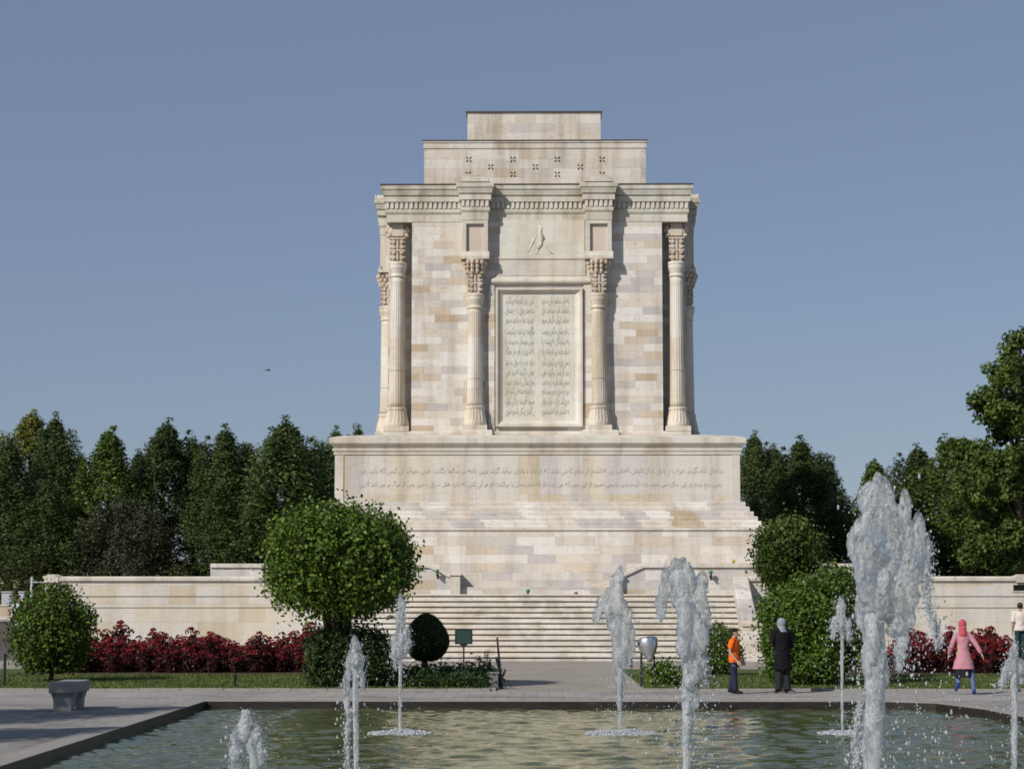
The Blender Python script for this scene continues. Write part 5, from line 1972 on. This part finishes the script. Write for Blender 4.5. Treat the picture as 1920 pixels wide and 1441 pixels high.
def person(label, loc, rz, H, J, clothes, hair=None, head_dir=(0, -1, 0), voxel=0.0085, woman=False, extras=None):
    """J: joints in metres in local space (facing -Y, feet near z=0)"""
    o = thing('person', label, 'person', loc, rz)
    k = H / 1.7
    b = MB()
    sw = 0.93 if woman else 1.0
    hips, chest, neck, head = J['hips'], J['chest'], J['neck'], J['head']
    # trunk
    rings = []
    for t, rx, ry in ((-0.10, 0.10, 0.09), (0.0, 0.165, 0.115), (0.25, 0.145, 0.10), (0.5, 0.148, 0.102), (0.75, 0.170, 0.112), (0.92, 0.165, 0.10), (1.0, 0.115, 0.082), (1.05, 0.06, 0.06)):
        c = hips.lerp(chest, t)
        rings.append((c.x, c.y, c.z, rx * k * sw, ry * k * sw))
    b.loft(rings, 22)
    b.tube([chest - V(0, 0, 0.03 * k), neck, head - V(0, 0, 0.06 * k)], [0.062 * k, 0.054 * k, 0.052 * k], 14)
    fd = Vector(head_dir).normalized()
    rot = Vector((0, -1, 0)).rotation_difference(fd).to_matrix()
    hd = lambda x, y, z: head + rot @ V(x * k, y * k, z * k)
    b.ell(hd(0, 0.012, 0.02), (0.074 * k, 0.092 * k, 0.098 * k), 18, 12, rot)
    b.ell(hd(0, -0.028, -0.045), (0.056 * k, 0.062 * k, 0.070 * k), 16, 10, rot)
    b.ell(hd(0, -0.094, -0.020), (0.013 * k, 0.018 * k, 0.020 * k), 8, 6, rot)
    b.tube([hd(0, -0.080, 0.02), hd(0, -0.092, -0.015)], [0.009 * k, 0.012 * k], 8)
    b.ell(hd(0, -0.083, -0.058), (0.022 * k, 0.012 * k, 0.007 * k), 8, 6, rot)
    b.ell(hd(0, -0.080, -0.070), (0.019 * k, 0.012 * k, 0.007 * k), 8, 6, rot)
    b.tube([hd(-0.045, -0.078, 0.028), hd(0, -0.088, 0.030), hd(0.045, -0.078, 0.028)], [0.008 * k, 0.009 * k, 0.008 * k], 6)
    for s in (-1, 1):
        b.ell(hd(s * 0.076, 0.008, -0.012), (0.010 * k, 0.020 * k, 0.030 * k), 8, 6, rot)
    # limbs
    for s in ('l', 'r'):
        sg = -1 if s == 'r' else 1
        sh, el, wr = J['sh' + s], J['el' + s], J['wr' + s]
        b.tube([chest.lerp(sh, 0.5), sh, sh.lerp(el, 0.4), el], [0.060 * k, 0.052 * k, 0.045 * k, 0.037 * k], 12)
        b.tube([el, el.lerp(wr, 0.35), wr], [0.037 * k, 0.038 * k, 0.025 * k], 12)
        hand_parts(b, wr, (wr - el), sg, H, J.get('curl', 0.35))
        hp, kn, an, to = J['hp' + s], J['kn' + s], J['an' + s], J['to' + s]
        b.tube([hp + V(0, 0, 0.03 * k), hp.lerp(kn, 0.35), kn], [0.082 * k, 0.074 * k, 0.052 * k], 14)
        b.tube([kn, kn.lerp(an, 0.32), an], [0.052 * k, 0.053 * k, 0.033 * k], 12)
        b.tube([an - (to - an).normalized() * 0.04 * k, an, an.lerp(to, 0.55), to], [0.030 * k, 0.034 * k, 0.034 * k, 0.026 * k], 10)
    me = remeshed(b, voxel, M['skin'], True, 1)
    link('body', me, o)
    for s in (-1, 1):
        e = MB().ell(hd(s * 0.030, -0.078, 0.006), (0.011 * k, 0.009 * k, 0.008 * k), 8, 6).build('eye', M['eye'], o, smooth=True)
    for name, mb, mat, vx in clothes(J, k, hd, rot):
        link(name, remeshed(mb, vx, mat, True, 2, (0.13, 0.026) if name not in ('cap', 'shoe', 'hair', 'headscarf') else None), o)
    return o


def standing(H, lean=0.0):
    k = H / 1.7
    J = dict(hips=V(0, 0, 0.90 * k), chest=V(0, lean * 0.3, 1.40 * k), neck=V(0, lean * 0.4 - 0.005, 1.47 * k), head=V(0, lean * 0.5 - 0.02 * k, 1.585 * k))
    for s, g_ in (('l', 1), ('r', -1)):
        J['sh' + s] = V(g_ * 0.185 * k, lean * 0.3, 1.385 * k)
        J['el' + s] = V(g_ * 0.225 * k, 0.03, 1.09 * k)
        J['wr' + s] = V(g_ * 0.225 * k, -0.05, 0.84 * k)
        J['hp' + s] = V(g_ * 0.085 * k, 0, 0.88 * k)
        J['kn' + s] = V(g_ * 0.095 * k, -0.012, 0.47 * k)
        J['an' + s] = V(g_ * 0.100 * k, 0.02, 0.075 * k)
        J['to' + s] = V(g_ * 0.125 * k, -0.145 * k, 0.035 * k)
    return J


def trousers(J, k, grow=0.022, flare=0.0, length=1.0):
    b = MB()
    h = J['hips']
    c = J['chest']
    r = []
    for t, rx, ry in ((-0.16, 0.11, 0.10), (-0.06, 0.175, 0.13), (0.05, 0.172, 0.125), (0.17, 0.158, 0.112)):
        q = h.lerp(c, t)
        r.append((q.x, q.y, q.z, (rx + grow * 0.4) * k, (ry + grow * 0.4) * k))
    b.loft(r, 20)
    for s in ('l', 'r'):
        hp, kn, an = J['hp' + s], J['kn' + s], J['an' + s]
        end = kn.lerp(an, length)
        b.tube([hp + V(0, 0, 0.02 * k), hp.lerp(kn, 0.4), kn], [(0.088 + grow * 0.5) * k, (0.078 + grow * 0.6) * k, (0.056 + grow) * k], 14)
        b.tube([kn, kn.lerp(end, 0.5), end], [(0.056 + grow) * k, (0.054 + grow) * k, (0.050 + grow + flare) * k], 14)
    return b


def shoes(J, k):
    b = MB()
    for s in ('l', 'r'):
        an, to = J['an' + s], J['to' + s]
        d = (to - an).normalized()
        b.tube([an - d * 0.055 * k, an, an.lerp(to, 0.6), to + d * 0.02 * k], [0.038 * k, 0.046 * k, 0.044 * k, 0.032 * k], 12)
        b.tube([an + V(0, 0, 0.05 * k), an], [0.040 * k, 0.046 * k], 12)
    return b


def top(J, k, hem, hem_r, sleeve, grow=0.02, sw=1.0, waist=0.0):
    """jacket / shirt / coat: hem is how far below the hips (m)"""
    b = MB()
    h, c = J['hips'], J['chest']
    rings = []
    if hem > 0:
        q = h + V(0, 0, -hem)
        rings.append((q.x, q.y, q.z, hem_r * k, hem_r * 0.78 * k))
        q = h + V(0, 0, -hem * 0.5)
        rings.append((q.x, q.y, q.z, (hem_r * 0.5 + 0.088) * k, (hem_r * 0.5 + 0.088) * 0.75 * k))
    for t, rx, ry in ((-0.02, 0.168, 0.122), (0.25, 0.150 - waist, 0.108), (0.5, 0.155 - waist * 0.5, 0.11), (0.75, 0.176, 0.122), (0.92, 0.172, 0.108), (1.0, 0.125, 0.09), (1.06, 0.072, 0.07)):
        q = h.lerp(c, t)
        rings.append((q.x, q.y, q.z, (rx * sw + grow) * k, (ry * sw + grow) * k))
    b.loft(rings, 24)
    for s in ('l', 'r'):
        sh, el, wr = J['sh' + s], J['el' + s], J['wr' + s]
        b.tube([c.lerp(sh, 0.4), sh, sh.lerp(el, 0.5), sh.lerp(el, min(1, sleeve))], [(0.060 + grow) * k, (0.055 + grow) * k, (0.048 + grow) * k, (0.044 + grow) * k], 14)
        if sleeve > 1:
            b.tube([el, el.lerp(wr, 0.5), el.lerp(wr, min(0.97, sleeve - 1))], [(0.042 + grow) * k, (0.038 + grow) * k, (0.030 + grow) * k], 14)
    return b


# boy in orange, side on, facing right ------------------------------------------------
q = at(1377, 1297, 48.9)
Hb = 1.47
J = standing(Hb)
J['anl'].y += 0.10
J['tol'].y += 0.10
J['knl'].y += 0.04
J['anr'].y -= 0.07
J['tor'].y -= 0.07
J['wrl'] = V(0.20, -0.13, 0.74)
J['wrr'] = V(-0.21, -0.12, 0.74)
J['elr'] = V(-0.22, 0.05, 0.95)
J['ell'] = V(0.22, 0.05, 0.95)
for kk in ('anl', 'anr', 'knl', 'knr', 'tol', 'tor'):
    J[kk].x *= 0.85


def boy_clothes(J, k, hd, rot):
    yield 'tshirt', top(J, k, 0.07, 0.185, 0.75, 0.026), cloth('orange_tshirt', (0.78, 0.13, 0.012)), 0.011
    yield 'trousers', trousers(J, k, 0.024, 0.004, 0.96), cloth('navy_trousers', (0.022, 0.026, 0.05)), 0.011
    yield 'shoe', shoes(J, k), cloth('dark_shoes', (0.02, 0.02, 0.022)), 0.009
    hr = MB().ell(hd(0, 0.030, 0.012), (0.083 * k, 0.088 * k, 0.088 * k), 18, 12, rot)
    yield 'hair', hr, M['hair'], 0.009
    c = MB().ell(hd(0, 0.018, 0.062), (0.088 * k, 0.102 * k, 0.072 * k), 18, 10, rot)
    c.prism([(-0.075 * k, 0.0), (-0.07 * k, -0.10 * k), (-0.03 * k, -0.135 * k), (0.03 * k, -0.135 * k), (0.07 * k, -0.10 * k), (0.075 * k, 0.0)], 'z', 0, 0.016 * k)
    nv = 12
    base = hd(0, -0.055, 0.055)
    for i in range(len(c.v) - nv, len(c.v)):
        c.v[i] = tuple(base + rot @ Vector(c.v[i]))
    yield 'cap', c, cloth('black_cap', (0.012, 0.012, 0.014)), 0.008


person('boy seen side-on in an orange t-shirt, black cap and navy trousers by the pool', (q.x, 48.9, 0.004), R(72), Hb, J, boy_clothes)

# person in a long black coat with pale head covering, seen from behind -----------------
q = at(1468, 1296, 49.2)
Hw = 1.70
J = standing(Hw)
J['ell'] = V(0.245, -0.02, 1.13)
J['elr'] = V(-0.245, -0.02, 1.13)
J['wrl'] = V(0.02, -0.24, 1.10)
J['wrr'] = V(-0.02, -0.27, 1.16)
J['head'] = V(0.02, -0.035, 1.575)


def black_clothes(J, k, hd, rot):
    m = cloth('black_coat', (0.007, 0.007, 0.009))
    yield 'coat', top(J, k, 0.36, 0.225, 1.9, 0.024, 0.96), m, 0.012
    yield 'trousers', trousers(J, k, 0.028, 0.012, 0.98), cloth('dark_grey_trousers', (0.022, 0.021, 0.028)), 0.011
    yield 'shoe', shoes(J, k), cloth('brown_shoes', (0.03, 0.018, 0.014)), 0.009
    c = MB().ell(hd(0, 0.020, 0.022), (0.094 * k, 0.112 * k, 0.116 * k), 18, 12, rot)
    c.ell(hd(0, 0.02, -0.06), (0.085 * k, 0.085 * k, 0.10 * k), 16, 10, rot)
    c.tube([hd(0, 0.0, -0.05), J['neck'] + V(0, 0.01, 0.0), J['chest'] + V(0, 0.01, -0.02)], [0.082 * k, 0.09 * k, 0.12 * k], 14)
    yield 'headscarf', c, cloth('pale_grey_blue_scarf', (0.21, 0.24, 0.275), 0.5), 0.010


person('person standing with back turned in a long black coat and pale grey headscarf', (q.x, 49.2, 0.004), R(192), Hw, J, black_clothes, head_dir=(0.6, -0.8, 0), woman=True)

# woman in pink, mid-stride, seen from behind --------------------------------------------
q = at(1808, 1298, 48.6)
Hp = 1.66
J = standing(Hp)
J['hips'] = V(0, 0, 0.89)
J['chest'] = V(0, -0.06, 1.36)
J['neck'] = V(0, -0.07, 1.44)
J['head'] = V(0.0, -0.10, 1.55)
for s, g_ in (('l', 1), ('r', -1)):
    J['sh' + s] = V(g_ * 0.148, -0.05, 1.335)
    J['hp' + s] = V(g_ * 0.082, 0, 0.87)
# local +x appears on the photo's left because she faces away
J['ell'] = V(0.26, 0.03, 1.10)
J['wrl'] = V(0.31, -0.10, 0.88)
J['elr'] = V(-0.29, 0.02, 1.11)
J['wrr'] = V(-0.39, 0.05, 0.91)
J['knr'] = V(-0.17, 0.03, 0.49)
J['anr'] = V(-0.20, 0.14, 0.085)
J['tor'] = V(-0.22, -0.02, 0.035)
J['knl'] = V(0.10, -0.22, 0.52)
J['anl'] = V(0.15, 0.10, 0.22)
J['tol'] = V(0.19, 0.04, 0.10)


def pink_clothes(J, k, hd, rot):
    yield 'coat', top(J, k, 0.32, 0.250, 1.93, 0.014, 0.84, 0.016), cloth('pink_coat', (0.43, 0.20, 0.235)), 0.011
    sk = MB()
    h_ = J['hips']
    sk.loft([(h_.x, h_.y - 0.01, h_.z - 0.50, 0.215, 0.17), (h_.x, h_.y, h_.z - 0.32, 0.205, 0.16), (h_.x, h_.y, h_.z - 0.1, 0.17, 0.12)], 22)
    yield 'skirt', sk, cloth('black_skirt', (0.016, 0.016, 0.022)), 0.012
    lg = MB()
    for s in ('l', 'r'):
        hp_, kn_, an_ = J['hp' + s], J['kn' + s], J['an' + s]
        lg.tube([hp_.lerp(kn_, 0.35), hp_.lerp(kn_, 0.7), kn_, kn_.lerp(an_, 0.35), kn_.lerp(an_, 0.98)], [0.080 * k, 0.068 * k, 0.060 * k, 0.060 * k, 0.042 * k], 14)
    yield 'leggings', lg, cloth('slate_blue_leggings', (0.10, 0.13, 0.26)), 0.010
    yield 'shoe', shoes(J, k), cloth('blue_shoes', (0.02, 0.06, 0.22)), 0.009
    c = MB().ell(hd(0, 0.022, 0.022), (0.095 * k, 0.110 * k, 0.118 * k), 18, 12, rot)
    c.tube([hd(0, 0.03, -0.03), J['neck'] + V(0, 0.035, 0.02), J['chest'] + V(0, 0.035, 0.0), J['chest'] + V(0, 0.04, -0.06)], [0.092 * k, 0.085 * k, 0.105 * k, 0.10 * k], 14)
    yield 'headscarf', c, cloth('red_headscarf', (0.42, 0.075, 0.095)), 0.010


person('woman walking away in a pink coat, red headscarf and blue shoes beside the pool', (q.x, 48.6, 0.004), R(176), Hp, J, pink_clothes, woman=True)

# person at the right edge, standing on a low block behind the flowers ----------------------
YR = 60.9
q = at(1914, 1200, YR)
zt_ = at(1912, 1129, YR).z
Hr = 1.62
blk = zt_ - Hr
t = thing('stone_block', 'low stone block behind the red flowers at the right edge of the photo', 'block', (q.x + 0.05, YR + 0.05, 0.05))
MB().box(-0.45, 0.45, -0.3, 0.3, 0, blk - 0.05).build('block', M['kerb'], t, bevel=0.02)
J = standing(Hr)


def pale_clothes(J, k, hd, rot):
    yield 'shirt', top(J, k, 0.03, 0.19, 0.9, 0.03), cloth('pale_pink_shirt', (0.66, 0.57, 0.52)), 0.012
    yield 'trousers', trousers(J, k, 0.026, 0.006, 0.97), cloth('dark_teal_trousers', (0.02, 0.045, 0.05)), 0.012
    yield 'shoe', shoes(J, k), cloth('black_shoes', (0.02, 0.02, 0.02)), 0.009
    hr = MB().ell(hd(0, 0.022, 0.026), (0.086 * k, 0.100 * k, 0.098 * k), 18, 12, rot)
    yield 'hair', hr, M['hair'], 0.009


person('dark-haired person in a pale shirt at the right edge, behind the red flowers', (q.x, YR, blk), R(182), Hr, J, pale_clothes)

# seated figure far left on a low retaining wall ------------------------------------------------
YL = 90.0
zl = at(20, 1161, YL).z
x0, x1 = AX(-260, 1160, YL), AX(84, 1160, YL)
t = thing('retaining_wall', 'low brown retaining wall with a pale ledge at the far left edge', 'wall', ((x0 + x1) / 2, YL, 0))
hw = (x1 - x0) / 2
MB().box(-hw, hw, 0, 0.5, -0.05, zl - 0.10).build('wall', M['asphalt'], t)
MB().box(-hw, hw, -0.05, 0.56, zl - 0.098, zl).build('ledge', M['kerb'], t, bevel=0.015)
zw1 = at(10, 1133, YL + 1.2).z
t = thing('garden_wall', 'low cream garden wall at the far left edge behind the seated person', 'wall', ((x0 + x1) / 2, YL + 1.2, 0))
MB().box(-hw, hw, 0, 0.3, -0.05, zw1 - 0.06).build('wall', M['base'], t)
MB().box(-hw - 0.02, hw + 0.02, -0.04, 0.34, zw1 - 0.058, zw1).build('coping', M['smooth'], t, bevel=0.01)
# pale boxes standing behind it
for (px0, px1, lb) in ((3, 21, 'pale grey cabinet behind the garden wall at the far left edge'), (35, 45, 'narrow pale grey cabinet just right of the wide one at the far left')):
    a_, c_ = at(px0, 1110, YL + 4), at(px1, 1110, YL + 4)
    t = thing('cabinet', lb, 'cabinet', ((a_.x + c_.x) / 2, YL + 4, 0))
    w_ = (c_.x - a_.x) / 2
    MB().box(-w_, w_, 0, 0.5, -0.05, a_.z).build('case', M['greyrail'], t, bevel=0.02)
    MB().box(-w_ - 0.03, w_ + 0.03, -0.04, 0.54, a_.z + 0.002, a_.z + 0.05).build('lid', M['greyrail'], t)
    MB().box(-w_ * 0.7, w_ * 0.7, -0.012, -0.002, 0.3, a_.z - 0.15).build('door', M['greyrail'], t)
q = at(30, 1160, YL)
J = standing(1.6)
J['hips'] = V(0, 0.0, 0.14)
J['chest'] = V(0.0, -0.12, 0.62)
J['neck'] = V(0.0, -0.15, 0.69)
J['head'] = V(0.0, -0.20, 0.80)
for s, g_ in (('l', 1), ('r', -1)):
    J['sh' + s] = V(g_ * 0.17, -0.11, 0.60)
    J['el' + s] = V(g_ * 0.24, -0.22, 0.36)
    J['wr' + s] = V(g_ * 0.14, -0.42, 0.28)
    J['hp' + s] = V(g_ * 0.085, -0.03, 0.13)
    J['kn' + s] = V(g_ * 0.12, -0.45, 0.17)
    J['an' + s] = V(g_ * 0.12, -0.42, -0.26)
    J['to' + s] = V(g_ * 0.13, -0.58, -0.31)


def seated_clothes(J, k, hd, rot):
    yield 'shirt', top(J, k, 0.0, 0.19, 1.5, 0.03), cloth('pale_blue_shirt', (0.50, 0.60, 0.64), 0.25), 0.014
    yield 'trousers', trousers(J, k, 0.026, 0.006, 0.97), cloth('white_trousers', (0.60, 0.60, 0.58)), 0.014
    yield 'shoe', shoes(J, k), cloth('white_shoes', (0.55, 0.55, 0.54)), 0.011
    hr = MB().ell(hd(0, 0.022, 0.026), (0.086 * k, 0.100 * k, 0.098 * k), 18, 12, rot)
    yield 'hair', hr, cloth('brown_headscarf', (0.12, 0.045, 0.025)), 0.010


person('person in pale blue and white sitting on the retaining wall at the far left', (q.x, YL + 0.28, zl), R(28), 1.6, J, seated_clothes, voxel=0.011)

# ------------------------------------------------------------------ garden furniture
# concrete bench, seen end-on
t = thing('stone_bench', 'grey concrete bench on the paving at the left, beside the pool', 'bench', (0, 0, 0))
yb0 = 41.3
bx_ = at(90, 1330, yb0)
bw = 0.50
t.location = (bx_.x + bw / 2, yb0, 0.002)
zsl, zst = AZ(1300, yb0), AZ(1279, yb0)
MB().box(-bw / 2, bw / 2, 0, 1.42, zsl, zst).build('seat', M['concrete'], t, bevel=0.02)
for yy in (0.10, 0.98):
    MB().prism([(-0.17, 0), (0.17, 0), (0.18, zsl * 0.62), (0.23, zsl - 0.003), (-0.23, zsl - 0.003), (-0.18, zsl * 0.62)], 'y', yy, yy + 0.34).build('support', M['concrete'], t, bevel=0.012)

# small green sign
ys_ = 63.5
q0, q1 = at(855, 1205, ys_), at(884, 1180, ys_)
t = thing('green_sign', 'small blank dark green sign board on a thin post before the stairs', 'sign', ((q0.x + q1.x) / 2, ys_, 0))
w_ = (q1.x - q0.x) / 2
MB().box(-w_, w_, -0.015, 0.015, q0.z, q1.z).build('board', M['signgreen'], t, bevel=0.006)
f = MB()
for (a_, c_, z0, z1) in ((-w_ - 0.03, -w_, q0.z - 0.03, q1.z + 0.03), (w_, w_ + 0.03, q0.z - 0.03, q1.z + 0.03)):
    f.box(a_, c_, -0.025, 0.025, z0, z1)
f.box(-w_, w_, -0.025, 0.025, q1.z + 0.001, q1.z + 0.03).box(-w_, w_, -0.025, 0.025, q0.z - 0.03, q0.z - 0.001)
f.build('frame', M['dark'], t)
MB().tube([(0, 0.03, -0.05), (0, 0.03, q0.z + 0.1)], 0.024, 10).build('post', M['dark'], t)
MB().prism([(-0.12, q0.z - 0.031), (0.12, q0.z - 0.031), (0.02, q0.z - 0.14), (-0.02, q0.z - 0.14)], 'y', -0.01, 0.02).build('bracket', M['dark'], t)

M['bollard'] = simple('grey_stone', (0.17, 0.165, 0.165), 0.85, 0.2, var=0.25, scale=9, bump=0.3)
# leaning stake with a short prop at the path edge
yk = 51.4
a_, c_ = at(941, 1286, yk), at(932, 1194, yk)
t = thing('leaning_stake', 'dark leaning stake with a short prop at the edge of the low hedge', 'stake', (a_.x, yk, 0))
MB().tube([(0, 0, -0.06), ((c_.x - a_.x) * 0.5, 0.03, c_.z * 0.5), (c_.x - a_.x, 0.08, c_.z)], [0.036, 0.030, 0.022], 8).build('pole', M['dark'], t)
d_ = at(930, 1231, yk)
MB().tube([(-0.02, -0.02, 0.12), ((d_.x - a_.x) * 0.6, 0, d_.z * 0.7), (d_.x - a_.x, -0.02, d_.z)], [0.030, 0.028, 0.03], 8).build('prop', M['dark'], t)
e_ = at(930, 1288, yk)
t = thing('stone_bollard', 'short grey stone block beside the leaning stake', 'bollard', (e_.x - 0.06, yk - 0.1, 0))
MB().box(-0.12, 0.12, -0.12, 0.12, -0.05, 0.36).build('block', M['bollard'], t, bevel=0.02)
MB().box(-0.14, 0.14, -0.14, 0.14, 0.361, 0.41).build('cap', M['bollard'], t, bevel=0.012)

# silver bowl floodlight
yf = 51.2
c_ = at(1216, 1219, yf)
t = thing('floodlight', 'large silver bowl floodlight on dark legs, right of the paved path', 'floodlight', (c_.x, yf, 0))
z_ = c_.z
rb = 20 / F * yf
bowl = MB()
n = 36
prof = [(0.06, -0.30), (0.075, -0.22), (0.11, -0.17), (0.17, -0.08), (0.225, 0.03), (0.25, 0.14), (0.26, 0.23), (0.245, 0.235), (0.235, 0.14), (0.2, 0.03), (0.14, -0.06), (0.02, -0.10)]
bowl.lathe([(r * rb / 0.26, z) for r, z in prof], n)
Rm = Matrix.Rotation(R(-22), 3, 'X') @ Matrix.Rotation(R(-8), 3, 'Y')
bowl.v = [tuple(Rm @ Vector(q) + Vector((0, 0, z_ + 0.03))) for q in bowl.v]
bowl.build('bowl', M['steel'], t, smooth=True)
gl = MB().lathe([(rb * 0.90, 0.19), (rb * 0.5, 0.215), (0.01, 0.22)], 30)
gl.v = [tuple(Rm @ Vector(q) + Vector((0, 0, z_ + 0.03))) for q in gl.v]
gl.build('glass', simple('lamp_glass', (0.35, 0.38, 0.40), 0.08, 0.6), t, smooth=True)
MB().tube([(-0.175, 0, -0.05), (-0.175, 0, z_ * 0.62), (-0.17, 0.02, z_ - 0.06)], 0.028, 8).build('leg', M['dark'], t)
MB().tube([(0.17, 0.12, -0.05), (0.16, 0.10, z_ * 0.5), (0.13, 0.05, z_ - 0.12)], 0.022, 8).build('leg', M['dark'], t)
MB().tube([(-0.17, 0.02, z_ - 0.075), (0, 0.03, z_ - 0.16), (0.13, 0.05, z_ - 0.135)], 0.018, 8).build('yoke', M['dark'], t)

# slim posts
for (px, py0, py1, lb) in ((8, 1291, 1228, 'thin dark post on the lawn at the left edge of the photo'), (440, 1291, 1266, 'very short dark post on the lawn in front of the red flowers'), (1184, 1252, 1209, 'thin dark post on the paving just left of the silver floodlight')):
    Yp = gY(py0)
    q0, q1 = at(px, py0, Yp), at(px, py1, Yp)
    t = thing('slim_post', lb, 'post', (q0.x, Yp, 0))
    MB().tube([(0, 0, -0.05), (0, 0, q1.z)], 0.035, 10).build('shaft', M['dark'], t)
    MB().lathe([(0.045, q1.z + 0.002), (0.045, q1.z + 0.03), (0.02, q1.z + 0.045)], 12).build('cap', M['dark'], t)

# grey pipe rail beside the left end of the terrace wall
yr_ = 80.0
q0, q1 = at(57, 1112, yr_), at(57, 1081, yr_)
qx = at(84, 1091, yr_)
t = thing('pipe_railing', 'grey pipe railing joining the far left end of the terrace wall', 'railing', (q0.x, yr_, 0))
MB().tube([(0, 0, -0.05), (0.02, 0, 1.5), (0.05, 0, q1.z)], 0.05, 10).build('post', M['greyrail'], t)
MB().tube([(0.04, 0, qx.z), (qx.x - q0.x + 0.1, 0, qx.z)], 0.028, 8).build('rail', M['greyrail'], t)
MB().tube([(0.02, 0, qx.z - 0.9), (qx.x - q0.x + 0.1, 0, qx.z - 0.9)], 0.028, 8).build('rail', M['greyrail'], t)

# far-off bird in the sky
Yb = 140.0
q = at(501, 694, Yb)
t = thing('bird', 'small dark bird gliding in the open sky left of the mausoleum', 'bird', (q.x, Yb, q.z), R(20))
t.scale = (0.8, 0.8, 0.8)
bd = MB()
bd.tube([(-0.26, 0, 0), (-0.16, 0, 0.015), (0, 0, 0.02), (0.16, 0, 0.015), (0.24, 0, 0.02), (0.30, 0, 0.015)], [0.02, 0.05, 0.075, 0.06, 0.05, 0.012], 10)
bd.prism([(-0.24, -0.03), (-0.40, -0.08), (-0.42, 0.08), (-0.24, 0.03)], 'z', -0.004, 0.012)
M['bird'] = simple('dark_feathers', (0.22, 0.225, 0.22), 0.8)
bd.build('body', M['bird'], t, smooth=True)
for s in (-1, 1):
    w_ = MB()
    pts = [(0.13, s * 0.04, 0.03), (0.14, s * 0.30, 0.10), (0.05, s * 0.58, 0.08), (-0.02, s * 0.60, 0.075), (-0.03, s * 0.32, 0.09), (-0.10, s * 0.04, 0.02)]
    lo = [(x, y, z - 0.014) for x, y, z in pts]
    nn = len(pts)
    w_.add(pts + lo, [tuple(range(nn)), tuple(range(nn, 2 * nn))[::-1]] + [(i, nn + i, nn + (i + 1) % nn, (i + 1) % nn) for i in range(nn)])
    w_.build('wing', M['bird'], t)
